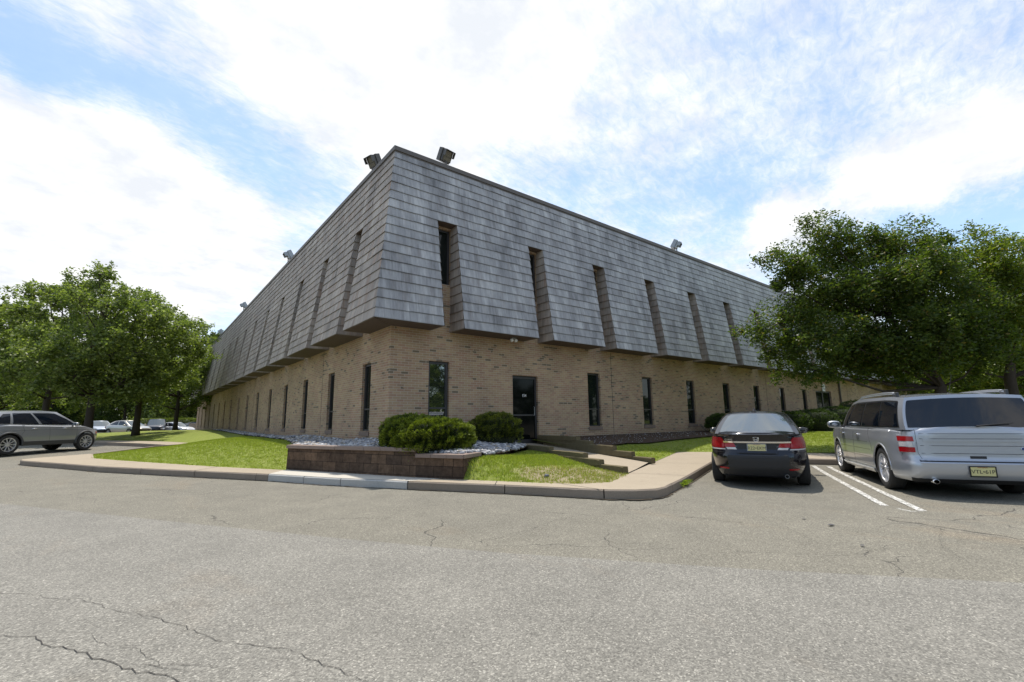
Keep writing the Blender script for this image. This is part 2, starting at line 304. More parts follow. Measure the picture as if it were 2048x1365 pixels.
class MB:
    def __init__(s): s.v = []; s.f = []; s.uv = []; s.mi = []; s.cur = 0
    def quad(s, a, b, c, d, uv=None):
        i = len(s.v); s.v += [tuple(a), tuple(b), tuple(c), tuple(d)]; s.f.append((i, i+1, i+2, i+3)); s.mi.append(s.cur)
        s.uv += uv if uv else [(0, 0)]*4
    def box(s, x0, x1, y0, y1, z0, z1, T=None):
        i = len(s.v); c = [(x0, y0, z0), (x1, y0, z0), (x1, y1, z0), (x0, y1, z0), (x0, y0, z1), (x1, y0, z1), (x1, y1, z1), (x0, y1, z1)]
        if T: c = [tuple(T(Vector(p))) for p in c]
        s.v += c; s.uv += [(0, 0)]*8
        for q in ((0, 3, 2, 1), (4, 5, 6, 7), (0, 1, 5, 4), (1, 2, 6, 5), (2, 3, 7, 6), (3, 0, 4, 7)): s.f.append(tuple(i+k for k in q)); s.mi.append(s.cur)
    def tube(s, pts, rad, n=8, cap=True):
        pts = [Vector(p) for p in pts]; base = len(s.v)
        for k, p in enumerate(pts):
            t = (pts[min(k+1, len(pts)-1)]-pts[max(k-1, 0)]).normalized()
            a = t.orthogonal().normalized() if k == 0 else (a - t*a.dot(t)).normalized()
            b = t.cross(a); r = rad[k] if isinstance(rad, (list, tuple)) else rad
            for j in range(n):
                q = p+(a*math.cos(2*math.pi*j/n)+b*math.sin(2*math.pi*j/n))*r; s.v.append(tuple(q)); s.uv.append((0, 0))
        for k in range(len(pts)-1):
            for j in range(n):
                s.f.append((base+k*n+j, base+k*n+(j+1) % n, base+(k+1)*n+(j+1) % n, base+(k+1)*n+j)); s.mi.append(s.cur)
        if cap:
            s.f.append(tuple(base+j for j in range(n))[::-1]); s.f.append(tuple(base+(len(pts)-1)*n+j for j in range(n))); s.mi += [s.cur]*2
    def lathe(s, prof, axis='y', n=28, c=(0, 0, 0), close=False):
        base = len(s.v); k = len(prof)
        for j in range(n):
            a = 2*math.pi*j/n
            for (r, h) in prof:
                p = (r*math.cos(a), h, r*math.sin(a)) if axis == 'y' else (r*math.cos(a), r*math.sin(a), h)
                s.v.append((p[0]+c[0], p[1]+c[1], p[2]+c[2])); s.uv.append((0, 0))
        for j in range(n):
            for i in range(k-1 if not close else k):
                i2 = (i+1) % k; s.f.append((base+j*k+i, base+j*k+i2, base+((j+1) % n)*k+i2, base+((j+1) % n)*k+i)); s.mi.append(s.cur)
    def build(s, name, m, parent=None, smooth=False, bev=0, useuv=False, **kw):
        o = mk(name, s.v, s.f, m if not isinstance(m, list) else None, parent, smooth, s.uv if useuv else None, mats=m if isinstance(m, list) else None, mi=s.mi if isinstance(m, list) else None, **kw)
        if bev:
            md = o.modifiers.new('bevel', 'BEVEL'); md.width = bev; md.segments = 2; md.limit_method = 'ANGLE'; md.angle_limit = R(40)
            bake(o)
        return o
def bake(o):
    dg = bpy.context.evaluated_depsgraph_get(); dg.update(); me = bpy.data.meshes.new_from_object(o.evaluated_get(dg))
    old = o.data; o.modifiers.clear(); o.data = me
    if not old.users: bpy.data.meshes.remove(old)
def text(name, s, size, m, T, parent, depth=.002, **kw):
    cu = bpy.data.curves.new(name, 'FONT'); cu.body = s; cu.size = size; cu.align_x = 'CENTER'; cu.align_y = 'CENTER'; cu.extrude = depth
    for k, v in kw.items(): setattr(cu, k, v)
    o = bpy.data.objects.new(name, cu); COL.objects.link(o)
    dg = bpy.context.evaluated_depsgraph_get(); dg.update(); me = bpy.data.meshes.new_from_object(o.evaluated_get(dg))
    me.materials.clear(); me.materials.append(m); bpy.data.objects.remove(o); bpy.data.curves.remove(cu)
    ob = bpy.data.objects.new(name, me); COL.objects.link(ob); ob.parent = parent; ob.matrix_local = T
    return ob
def nmesh(name, V, F, m, parent=None, cols=None, **kw):     # numpy arrays: V (n,3), F (k,4) or (k,3); cols per face
    me = bpy.data.meshes.new(name); k, s = F.shape
    me.vertices.add(len(V)); me.vertices.foreach_set('co', V.astype(np.float32).ravel())
    me.loops.add(k*s); me.loops.foreach_set('vertex_index', F.astype(np.int32).ravel())
    me.polygons.add(k); me.polygons.foreach_set('loop_start', np.arange(0, k*s, s, dtype=np.int32))
    me.update(calc_edges=True)
    if cols is not None:
        ca = me.color_attributes.new('Col', 'FLOAT_COLOR', 'CORNER')
        c = np.ones((k, s, 4), np.float32); c[:, :, :3] = cols[:, None, :]; ca.data.foreach_set('color', c.ravel())
    me.materials.append(m); me.validate()
    o = bpy.data.objects.new(name, me); COL.objects.link(o)
    if parent: o.parent = parent
    return tag(o, **kw)
def copy_tree(o, parent=None, loc=None, rz=None, **kw):
    c = o.copy(); COL.objects.link(c); c.parent = parent
    for ch in [x for x in KIDS.get(o.name, [])]: copy_tree(ch, c)
    if loc is not None: c.location = loc
    if rz is not None: c.rotation_euler = (0, 0, rz)
    return tag(c, **kw)
KIDS = {}
def index_kids(root):
    for o in [root]+list(root.children_recursive): KIDS[o.name] = list(o.children)
def smooth(t): t = max(0, min(1, t)); return t*t*(3-2*t)
def inside(x, y, poly):
    c = False; j = len(poly)-1
    for i in range(len(poly)):
        xi, yi = poly[i]; xj, yj = poly[j]
        if (yi > y) != (yj > y) and x < (xj-xi)*(y-yi)/(yj-yi)+xi: c = not c
        j = i
    return c
def seg_dist(x, y, pl):
    best = 1e9
    for (ax, ay), (bx, by) in zip(pl[:-1], pl[1:]):
        dx, dy = bx-ax, by-ay; t = max(0, min(1, ((x-ax)*dx+(y-ay)*dy)/(dx*dx+dy*dy+1e-12)))
        best = min(best, math.hypot(x-ax-t*dx, y-ay-t*dy))
    return best
def sheet(name, poly, step, zf, m, parent=None, thick=0, **kw):
    bm = bmesh.new(); vs = [bm.verts.new((x, y, 0)) for x, y in poly]; bm.faces.new(vs)
    xs = [p[0] for p in poly]; ys = [p[1] for p in poly]
    for ax, lo_, hi in ((0, min(xs), max(xs)), (1, min(ys), max(ys))):
        k = math.floor(lo_/step)+1
        while k*step < hi:
            co = [0, 0, 0]; co[ax] = k*step+.00037; no = [0, 0, 0]; no[ax] = 1
            bmesh.ops.bisect_plane(bm, geom=bm.verts[:]+bm.edges[:]+bm.faces[:], dist=1e-5, plane_co=co, plane_no=no); k += 1
    bmesh.ops.triangulate(bm, faces=[f for f in bm.faces if len(f.verts) > 4])
    if thick:
        r = bmesh.ops.extrude_face_region(bm, geom=bm.faces[:]); dn = [g for g in r['geom'] if isinstance(g, bmesh.types.BMVert)]
        up_ = set(dn)
        for v in bm.verts: v.co.z = zf(v.co.x, v.co.y)-(thick if v not in up_ else 0)
    else:
        for v in bm.verts: v.co.z = zf(v.co.x, v.co.y)
    bmesh.ops.recalc_face_normals(bm, faces=bm.faces[:])
    me = bpy.data.meshes.new(name); bm.to_mesh(me); bm.free(); me.materials.append(m)
    if not thick:
        if sum(p.normal.z for p in me.polygons) < 0: me.flip_normals()
    me.polygons.foreach_set('use_smooth', [not thick]*len(me.polygons))
    o = bpy.data.objects.new(name, me); COL.objects.link(o)
    if parent: o.parent = parent
    return tag(o, **kw)
# ---------------------------------------------------------------- ground
def g(x, y): return .22*smooth((y-9)/10.0)-.07*smooth((x-.5)/3.5)*smooth((-y-5.0)/2.5)
def _grid(name, m, **kw):
    def ax(c, near, far, n1, n2):
        a = [c-near+2*near*i/n1 for i in range(n1+1)]; r = (far/near)**(1/n2)
        out = [near*r**k for k in range(1, n2+1)]
        return [c-v for v in out[::-1]]+a+[c+v for v in out]
    xs = ax(0, 40, 900, 40, 8); ys = ax(15, 40, 900, 40, 8)
    v = [(x, y, g(x, y)) for y in ys for x in xs]; k = len(xs)
    f = [(j*k+i, j*k+i+1, (j+1)*k+i+1, (j+1)*k+i) for j in range(len(ys)-1) for i in range(k-1)]
    return mk(name, v, f, m, smooth=True, **kw)
_grid('parking_lot', M['asphalt_old'], kind='structure')
def ribbon(name, pts, w, m, dz=.006, zf=None, jit=0, seed=1, parent=None, **kw):
    rnd = random.Random(seed); P = []
    for (a, b) in zip(pts[:-1], pts[1:]):
        L = math.hypot(b[0]-a[0], b[1]-a[1]); k = max(1, int(L/(.05 if jit else .5)))
        for i in range(k): P.append((a[0]+(b[0]-a[0])*i/k, a[1]+(b[1]-a[1])*i/k))
    P.append(pts[-1]); zf = zf or g
    if jit:
        wv = 0
        Q = []
        for p in P: wv = wv*.85+rnd.uniform(-jit, jit); Q.append((p[0]+wv, p[1]+wv*.6+rnd.uniform(-jit, jit)*.5))
        P = Q
    v = []; f = []
    for i, p in enumerate(P):
        q0 = P[max(0, i-1)]; q1 = P[min(len(P)-1, i+1)]; dx, dy = q1[0]-q0[0], q1[1]-q0[1]; l = math.hypot(dx, dy) or 1
        ww = w*(rnd.uniform(.3, 1.2) if jit else 1)/2*(min(1, i/4, (len(P)-1-i)/4)+.15 if jit else 1)
        nx, ny = -dy/l*ww, dx/l*ww
        v += [(p[0]+nx, p[1]+ny, zf(p[0], p[1])+dz), (p[0]-nx, p[1]-ny, zf(p[0], p[1])+dz)]
        if i: f.append((2*i-2, 2*i-1, 2*i+1, 2*i))
    return mk(name, v, f, m, parent, **kw)
# newer overlay in the foreground
seam = [(-14, 14.5), (-9.6, 5.6), (-6.74, -.24), (-4.37, -4.4), (-3.2, -6.4), (-2.28, -7.87), (-1.0, -9.62), (.2, -11.08), (3.2, -14.2), (9, -19.5), (16, -25)]
poly = seam+[(16, -40), (-40, -40), (-40, 14.5)]
sheet('road', poly, 3.0, lambda x, y: g(x, y)+.006, M['asphalt_new'], kind='structure')
M['crack'] = mat('crack filler', (.045, .04, .035), .95)
cr = lambda pts, w, s: ribbon('pavement_crack', pts, w*.36, M['crack'], dz=.010, jit=.019, seed=s, kind='structure')
for c_, w_, s_ in ((((-6.6, -5.2), (-5.77, -6.37), (-5.59, -6.56), (-5.32, -6.9), (-5.18, -7.08), (-5.07, -7.35), (-4.84, -7.72), (-4.58, -8.29), (-4.35, -8.6), (-4.23, -8.94), (-4.13, -9.21), (-3.7, -9.9)), .010, 3), (((-6.3, -6.2), (-5.63, -7.27), (-5.47, -7.5), (-5.32, -7.72), (-5.07, -8.14), (-4.92, -8.43), (-4.77, -8.67), (-4.5, -9.2)), .014, 5),
     (((-5.09, -8.28), (-4.92, -8.34), (-4.69, -8.65)), .010, 6), (((-5.25, -7.56), (-5.03, -7.95), (-4.86, -8.37), (-4.68, -8.54), (-4.57, -8.78)), .006, 7), (((-4.6, -.2), (-3.96, -1.4), (-3.4, -2.78), (-2.75, -3.82), (-1.97, -5.03), (-1.18, -6.41), (-.75, -7.38), (-.4, -8.1)), .008, 9),
     (((-3.66, -5.38), (-2.98, -5.81), (-2.59, -5.78), (-2.12, -5.34), (-1.83, -4.94)), .008, 11), (((-.51, -6.02), (.01, -7.12), (.04, -8.12), (-.1, -9.1), (0, -9.45)), .008, 13), (((1.28, -8.16), (1.18, -8.74), (.83, -9.17), (.29, -9.7), (.31, -10.07), (1.32, -10.35), (2.23, -10.93), (4, -12.2)), .010, 15),
     (((.92, -6.94), (1.6, -7.5), (2.36, -8.06), (3.34, -9.08), (4.45, -10.53)), .008, 17), (((-2.14, -6.72), (-1.5, -7.74), (-.96, -8.62), (-.6, -9.05)), .007, 19), (((-7.0, 4.52), (-5.98, 2.56), (-5.18, .87), (-4.2, -.7)), .007, 21), (((2.26, -10.27), (1.15, -10.45), (.52, -10.75)), .007, 23)): cr(list(c_), w_, s_)
M['stainm'] = mat('oil stain', (.06, .058, .06), .6)
def stain(x, y, r, s):
    rnd = random.Random(s); k = 22; sheet('oil_stain', [(x+math.cos(i/k*6.283)*r*rnd.uniform(.5, 1.2)*1.6, y+math.sin(i/k*6.283)*r*rnd.uniform(.5, 1.2)) for i in range(k)], 5, lambda a, b: g(a, b)+.008, M['stainm'], kind='structure')
stain(1.39, -9.45, .035, 1); stain(1.55, -9.1, .02, 2); stain(.55, -9.98, .02, 3)
# painted stall lines
pl = lambda pts, w=.10: ribbon('stall_line', pts, w, M['paint'], dz=.009, kind='structure')
pl([(9.0, -6.62), (3.63, -9.42)]); pl([(9.2, -6.90), (3.52, -9.87)]); pl([(3.48, -9.6), (3.36, -9.78), (3.52, -9.87)], .04)
pl([(10.9, -8.9), (5.1, -11.9)]); pl([(11.0, -9.25), (5.2, -12.3)])
pl([(-7.35, 11.3), (-4.2, 15.2)], .09); pl([(-7.6, 11.6), (-4.4, 15.6)], .09); pl([(-11.6, 19.2), (-8.2, 23.3)]); pl([(-9.9, 15.4), (-6.3, 19.9)]); pl([(-10.1, 15.7), (-6.5, 20.2)])

KERB_F = [(-6.42, 11.9), (-7.75, 10.95), (-8.0, 10.55), (-7.9, 10.0), (-6.9, 7.86), (-5.78, 5.26), (-4.45, 2.84), (-2.78, -.15)]
KERB_R = [(-2.78, -.15), (-1.99, -1.85), (-1.08, -3.43)]
KERB_N = [(-1.08, -3.43), (-.11, -4.98), (.55, -6.21), (.80, -6.62), (1.12, -6.9), (1.48, -7.02), (1.82, -6.96), (2.13, -6.83), (6.48, -5.24), (7.82, -4.76)]
KERB_E = [(7.82, -4.76), (9.62, -6.71), (14, -11.4), (30, -28.5)]
KERB_B = [(-16, 38), (-9.5, 25.8), (-6.83, 20.7), (-3.95, 15.2), (-4.54, 14.8), (-6.42, 11.9)]
def offs(pl_, d):
    out = []
    for i, p in enumerate(pl_):
        a = pl_[max(0, i-1)]; b = pl_[min(len(pl_)-1, i+1)]; dx, dy = b[0]-a[0], b[1]-a[1]; l = math.hypot(dx, dy)
        out.append((p[0]-dy/l*d, p[1]+dx/l*d))
    return out
def kerb(pl_, m, h=.15, seg=1.9, hv=None):
    mb = MB(); L = 0; inn = offs(pl_, .16); tot = [0]
    for a, b in zip(pl_[:-1], pl_[1:]): tot.append(tot[-1]+math.hypot(b[0]-a[0], b[1]-a[1]))
    def at(P_, s):
        for i in range(len(tot)-1):
            if s <= tot[i+1] or i == len(tot)-2:
                t = (s-tot[i])/(tot[i+1]-tot[i]); return (P_[i][0]+(P_[i+1][0]-P_[i][0])*t, P_[i][1]+(P_[i+1][1]-P_[i][1])*t)
    rnd = random.Random(len(pl_)); s = 0
    while s < tot[-1]-.05:
        e = min(tot[-1], s+seg*rnd.uniform(.75, 1.2)); st = s+.014; k = max(1, int((e-s)/.35)); rows = []
        cuts = sorted(set([st, e-.004]+[st+(e-.004-st)*i/k for i in range(k+1)]+[t for t in tot if st < t < e]))
        for c in cuts:
            a, b = at(pl_, c), at(inn, c); z = g(*a); hh = h if hv is None else h*hv(c/tot[-1]); w = rnd.uniform(-.004, .004)
            rows.append([(a[0], a[1], z-.05), (a[0], a[1], z+hh-.02+w), (a[0]+(b[0]-a[0])*.12, a[1]+(b[1]-a[1])*.12, z+hh-.001+w*.4), (b[0], b[1], z+hh-.001), (b[0], b[1], z-.05)])
        base = len(mb.v)
        for r in rows: mb.v += r; mb.uv += [(0, 0)]*5
        for i in range(len(rows)-1):
            for j in range(4): mb.f.append((base+i*5+j, base+i*5+j+1, base+(i+1)*5+j+1, base+(i+1)*5+j)); mb.mi.append(0)
        for i in (0, len(rows)-1): mb.f.append(tuple(base+i*5+j for j in range(5))); mb.mi.append(0)
        s = e
    return mb.build('kerb', m, kind='structure')
kerb(KERB_F, M['kerbc']); kerb(KERB_N, M['kerbc']); kerb(KERB_E, M['kerbc']); kerb(KERB_B, M['kerbc'])
kerb(KERB_R, M['rampk'], .15, 1.3)
M['grit'] = mat('gutter dirt', rough=.95, spec=.1, build=_spk((.07, .055, .04), (.17, .14, .10), 25, .5, 6))
for i_, (pl__, w_) in enumerate(((KERB_F, .05), (KERB_R, .04), (KERB_N, .07), (KERB_E, .05))): ribbon('gutter_grit', offs(pl__, -.018), w_, M['grit'], dz=.012, jit=.012, seed=40+i_, kind='structure')
zw = lambda x, y: g(x, y)+.153
def ins(pl_, d=.022): return offs(pl_, d)
PLB = [(-2.25, .61), (-1.45, -1.3), (-.70, -3.0), (-.21, -3.97)]          # foot of the planter wall
sheet('sidewalk', ins(KERB_F)+[(-2.28, .5), (-3.4, 2.7), (-4.4, 5.07), (-5.45, 7.6), (-6.15, 9.5), (-6.3, 11.7)], .6, zw, M['concrete'], kind='structure')
sheet('sidewalk', ins(KERB_N)+ins(KERB_E)+[(31.5, -27.5), (15.8, -10.0), (11.4, -6.1), (8.8, -2.75), (4.65, -4.62), (2.75, -5.46), (1.5, -6.05), (.95, -5.85), (.63, -5.45), (-.18, -4.0), (-.45, -3.55)], .6, zw, M['concrete'], kind='structure')
sheet('sidewalk_ramp', ins(KERB_R)+[(-.45, -3.55), (-.66, -3.05), (-1.42, -1.3), (-2.25, .55)], .5, lambda x, y: g(x, y)+.155, M['rampc'], kind='structure')
sheet('sidewalk', [(-3.95, 15.22), (-6.83, 20.72), (-9.5, 25.82), (-16, 38), (-14, 38.6), (-7.3, 25.9), (-2.8, 15.6)], 1.0, lambda x, y: g(x, y)+.155, M['concrete'], kind='structure')
jt = lambda a, b: ribbon('sidewalk_joint', [a, b], .014, M['crack'], dz=.002, zf=zw, kind='structure')
jt((5.05, -4.42), (5.75, -5.48)); jt((.72, -5.5), (.72, -6.55)); jt((-3.4, 2.7), (-3.95, 1.95)); jt((-4.95, 6.4), (-5.9, 5.6)); jt((8.0, -3.1), (8.0, -4.95)); jt((2.72, -5.48), (8.8, -2.77))
jt((.15, -4.55), (-.15, -4.9)); jt((2.9, -5.42), (3.5, -6.3)); jt((9.9, -4.2), (8.7, -5.7))

E_A = [(-2.28, .5), (-3.4, 2.7), (-4.4, 5.07), (-5.45, 7.6), (-6.15, 9.5), (-6.3, 11.7), (-4.54, 14.8), (-3.95, 15.2), (-2.8, 15.6), (-7.3, 25.9), (-14, 38.6), (-18, 46)]
def zA(x, y):
    dE = seg_dist(x, y, E_A+[(-18, 46), (.5, 46)]); dB = max(.0, -x); t = dE/(dE+dB+.001)
    top = .62+.12*smooth((y-14)/14.0)-.1*smooth((y-34)/10)
    return g(x, y)*.6+.148+(top-.148-g(x, y)*.6)*smooth(t*1.25+.02*dE)
sheet('lawn', E_A+[(.4, 46), (.4, 1.2), (-1.3, 1.2)], .45, zA, M['grass'], kind='structure')
ROCK_B = [(-.12, -3.85), (.42, -3.6), (1.6, -2.95), (2.7, -2.2), (3.42, -1.6)]
E_B = [(-.21, -3.97), (.63, -5.45), (.95, -5.85), (1.45, -6.06), (2.8, -5.44)]
def zB(x, y):
    dE = seg_dist(x, y, E_B); dR = seg_dist(x, y, ROCK_B); t = dE/(dE+dR+.001)
    return .148+.36*smooth(t)*(.75+.25*smooth((2.2-x)/2))
sheet('lawn', E_B+[(3.0, -4.2), (3.42, -1.6), (3.3, -1.5), (1.6, -2.7), (.42, -3.45), (-.1, -3.75)], .25, zB, M['grass'], kind='structure')
E_C = [(4.6, -4.64), (8.8, -2.75), (11.4, -6.1), (15.8, -10.0), (31.5, -27.5)]
def zC(x, y):
    dE = seg_dist(x, y, E_C); dB = max(.0, -y); t = dE/(dE+dB+.001)
    return .150+.46*t**.75+.25*smooth((dE-4)/20)*smooth(dB/8)
sheet('lawn', [(4.8, -4.55), (8.8, -2.75), (11.4, -6.1), (15.8, -10.0), (31.5, -27.5), (90, -60), (90, .4), (4.95, .4)], .8, zC, M['grass'], kind='structure')
sheet('mulch_bed', [(4.97, -2.3), (5.6, -2.25), (7.5, -1.75), (9.5, -1.7), (12, -1.9), (16, -1.9), (30, -2.6), (45, -2.6), (45, .2), (5.0, .2)], .35, lambda x, y: zC(x, y)+.05+.02*math.sin(x*9)*math.sin(y*11), M['mulch'], kind='structure')
zP = lambda x, y: .158+.34*max(0, min(1, (y+5.2)/5.2))
sheet('path', [(2.78, -5.43), (4.62, -4.62), (5.15, .05), (4.0, .05), (3.45, -2.0)], .5, zP, M['concrete'], kind='structure')
# beds of loose stone
def zR(x, y):
    dE = seg_dist(x, y, [(-2.25, .61), (-1.45, -1.3), (-.7, -3.0), (-.12, -3.85), (.42, -3.6), (1.6, -2.95), (2.7, -2.2), (3.42, -1.6), (4.1, 0)]); dB = max(0, -y) if x > 0 else math.hypot(x, min(0, y)); t = dE/(dE+dB+.01)
    lo = .66 if x < -.7 else .60 if x < .5 else .53; return lo+((.76 if x < 2.5 else .76-.16*smooth((x-2.5)/2.2))-lo)*t
sheet('gravel_bed', [(-2.15, .75), (-.62, -2.95), (-.16, -3.85), (.42, -3.6), (1.6, -2.95), (2.7, -2.2), (3.42, -1.6), (4.02, .2), (-.1, .2), (-.1, 1.5), (-1.6, 1.5)], .4, zR, M['mulch'], kind='structure')
GB_L = [(-2.0, 1.3), (-1.75, 2.4), (-1.35, 4.0), (-.95, 6.5), (-.8, 12), (-.7, 32), (.1, 32), (.1, 1.0)]
def zG(x, y): return max(zA(x, y)+.03, (.68 if y < 7 else .68-.03*(y-7))-(.11*max(0, -x-.2) if y < 7 else 0)+.07*math.exp(-((y-8.5)/4)**2)*smooth((x+1)/1))
sheet('gravel_bed', GB_L, .45, zG, M['mulch'], kind='structure')

def ico(sub=0):
    t = (1+5**.5)/2
    v = np.array([(-1, t, 0), (1, t, 0), (-1, -t, 0), (1, -t, 0), (0, -1, t), (0, 1, t), (0, -1, -t), (0, 1, -t), (t, 0, -1), (t, 0, 1), (-t, 0, -1), (-t, 0, 1)], float)
    f = np.array([(0, 11, 5), (0, 5, 1), (0, 1, 7), (0, 7, 10), (0, 10, 11), (1, 5, 9), (5, 11, 4), (11, 10, 2), (10, 7, 6), (7, 1, 8), (3, 9, 4), (3, 4, 2), (3, 2, 6), (3, 6, 8), (3, 8, 9), (4, 9, 5), (2, 4, 11), (6, 2, 10), (8, 6, 7), (9, 8, 1)])
    return v/np.linalg.norm(v[0]), f
def stones(name, spots, seed, size=(.035, .07), **kw):
    rs = np.random.RandomState(seed); v0, f0 = ico(); k = len(spots); V = np.zeros((k, 12, 3)); C = np.zeros((k, 20, 3))
    for i, (x, y, z) in enumerate(spots):
        s = rs.uniform(*size); sc = s*np.array([rs.uniform(.8, 1.5), rs.uniform(.6, 1.0), rs.uniform(.38, .7)])
        v = v0*rs.uniform(.82, 1.15, (12, 1))*sc; a = rs.uniform(0, 6.28); ti = rs.uniform(-.7, .7)
        v = v@np.array([[1, 0, 0], [0, math.cos(ti), -math.sin(ti)], [0, math.sin(ti), math.cos(ti)]]).T@np.array([[math.cos(a), -math.sin(a), 0], [math.sin(a), math.cos(a), 0], [0, 0, 1]]).T
        V[i] = v+np.array([x, y, z])
        c = rs.choice(5, p=[.34, .26, .18, .12, .10]); C[i] = np.array([(.30, .30, .31), (.42, .415, .41), (.15, .155, .165), (.33, .28, .21), (.58, .57, .55)][c])*rs.uniform(.8, 1.15)
    F = (f0[None]+12*np.arange(k)[:, None, None]).reshape(-1, 3)
    return nmesh(name, V.reshape(-1, 3), F, M['stone'], cols=C.reshape(-1, 3), **kw)
rnd = random.Random(4)
def scatter(poly, k, zf, edge=0):
    xs = [p[0] for p in poly]; ys = [p[1] for p in poly]; out = []
    while len(out) < k:
        x = rnd.uniform(min(xs), max(xs)); y = rnd.uniform(min(ys), max(ys))
        if inside(x, y, poly): out.append((x, y, zf(x, y)+rnd.uniform(0, .035)))
    return out
P1 = [(-2.0, .75), (-.55, -2.85), (-.1, -3.75), (.42, -3.55), (1.6, -2.9), (2.7, -2.15), (3.42, -1.55), (3.98, -.05), (0, -.05), (-.05, .3), (-.05, 1.4), (-1.9, 1.4)]
sp = scatter(P1, 5200, zR)+scatter([(-1.95, 1.3), (-1.7, 2.4), (-1.3, 4.0), (-.9, 6.5), (-.05, 6.5), (-.05, 1.3)], 1900, zG)+scatter([(-.9, 6.5), (-.75, 12), (-.65, 30), (-.05, 30), (-.05, 6.5)], 2400, zG)
stones('river_stones', sp, 3, kind='stuff', label='loose grey and white river stones filling the beds along the brick wall')
rs_ = scatter([(5.1, -2.1), (9, -1.6), (14, -1.7), (14, -.1), (5.1, -.1)], 420, lambda x, y: zC(x, y)+.05)
o = stones('bark_chips', rs_, 8, (.010, .022), kind='stuff', label='pale chips scattered over the dark mulch bed'); 
sb = stones('rock', [(.95, -5.02, zB(.95, -5.02)+.02)], 12, (.07, .075), label='small pale rock on the thin grass bank left of the timber steps', category='rock')
# grass blades
def blades(polys, seed):
    rs = np.random.RandomState(seed); base = []
    for poly, k, zf, hh in polys:
        xs = [p[0] for p in poly]; ys = [p[1] for p in poly]; c = 0
        while c < k:
            x = rs.uniform(min(xs), max(xs)); y = rs.uniform(min(ys), max(ys))
            if not inside(x, y, poly): continue
            z = zf(x, y)
            dry = (x > .6 and y < -4.3-.5*(x-.6)*0) and zf is zB
            if dry and rs.rand() < .55: c += 1; continue
            for _ in range(5):
                base.append((x+rs.normal(0, .03), y+rs.normal(0, .03), z, hh*rs.uniform(.5, 1.25), dry))
            c += 1
    B = np.array(base); k = len(B); a = rs.uniform(0, 6.28, k); w = rs.uniform(.003, .006, k)*1.6; ln = rs.normal(0, .35, (k, 2))
    V = np.zeros((k, 3, 3)); V[:, 0, 0] = B[:, 0]-np.cos(a)*w; V[:, 0, 1] = B[:, 1]-np.sin(a)*w; V[:, 1, 0] = B[:, 0]+np.cos(a)*w; V[:, 1, 1] = B[:, 1]+np.sin(a)*w
    V[:, 0, 2] = V[:, 1, 2] = B[:, 2]-.01; V[:, 2, 0] = B[:, 0]+ln[:, 0]*B[:, 3]; V[:, 2, 1] = B[:, 1]+ln[:, 1]*B[:, 3]; V[:, 2, 2] = B[:, 2]+B[:, 3]
    t = rs.rand(k, 1); C = (1-t)*np.array([.19, .235, .03])+t*np.array([.36, .40, .07]); C[(rs.rand(k) < .08) | ((B[:, 4] > 0) & (rs.rand(k) < .5))] = (.32, .29, .12)
    return nmesh('grass', V.reshape(-1, 3), np.arange(3*k).reshape(-1, 3), M['blade'], cols=C, kind='stuff', label='short mown grass blades covering the lawns')
LA = [(-2.28, .5), (-3.4, 2.7), (-4.4, 5.07), (-5.45, 7.6), (-6.15, 9.5), (-6.3, 11.7), (-4.54, 14.8), (-1, 15), (-.95, 6.5), (-1.4, 3.9), (-1.8, 2.2), (-2.05, 1.2)]
LB = E_B+[(3.0, -4.2), (3.42, -1.7), (2.6, -2.3), (1.6, -2.95), (.42, -3.55)]
LC = [(4.95, -4.4), (8.8, -2.75), (11.4, -6.1), (15.8, -10.0), (20, -8), (20, -2.2), (9.5, -1.8), (7.5, -1.8), (5.6, -2.3), (5.0, -2.4)]
blades([(LA, 15000, zA, .035), (LB, 6500, zB, .04), (LC, 11000, zC, .04)], 5)

# planter wall: two tiers of split-face block with a cap course
def wallrun(mb, mc, pts, z0, zt, th=.22):
    s = 0
    for a, b in zip(pts[:-1], pts[1:]):
        L = math.hypot(b[0]-a[0], b[1]-a[1]); dx, dy = (b[0]-a[0])/L, (b[1]-a[1])/L; nx, ny = -dy, dx
        k = max(1, int(L/.29)); bt = .02
        def P(t, d, z): return (a[0]+dx*t+nx*d, a[1]+dy*t+ny*d, z)
        zc = zt-.075
        mb.quad(P(0, 0, z0), P(L, 0, z0), P(L, bt, zc), P(0, bt, zc), [(s, z0), (s+L, z0), (s+L, zc), (s, zc)])
        mb.quad(P(0, th, z0), P(L, th, z0), P(L, th, zc), P(0, th, zc)); mb.quad(P(0, 0, z0), P(0, th, z0), P(0, th, zc), P(0, bt, zc), [(s, z0), (s-th, z0), (s-th, zc), (s, zc)]); mb.quad(P(L, 0, z0), P(L, th, z0), P(L, th, zc), P(L, bt, zc), [(s+L, z0), (s+L+th, z0), (s+L+th, zc), (s+L, zc)])
        q = max(1, round(L/.42)); r = random.Random(int(s*100))
        for i in range(q):
            t0 = L*i/q+.003; t1 = L*(i+1)/q-.003; j = r.uniform(-.004, .004)
            v = [P(t0, -.03+j, zc), P(t1, -.03+j, zc), P(t1, th+.02, zc), P(t0, th+.02, zc)]; v += [(x, y, zt+j*.5) for x, y, _ in v]
            bi = len(mc.v); mc.v += v; mc.uv += [(0, 0)]*8
            for f in ((0, 3, 2, 1), (4, 5, 6, 7), (0, 1, 5, 4), (1, 2, 6, 5), (2, 3, 7, 6), (3, 0, 4, 7)): mc.f.append(tuple(bi+x for x in f)); mc.mi.append(0)
        s += L
pw = empty('planter_wall', (-1.2, -1.7, .15), label='low brown split-face block planter wall at the building corner', category='planter wall')
mb, mc = MB(), MB()
wallrun(mb, mc, [(-1.35, 1.75), (-2.25, .61)], .1, .72)
wallrun(mb, mc, [(-2.25, .61), (-1.45, -1.3), (-.72, -3.02)], .1, .72)
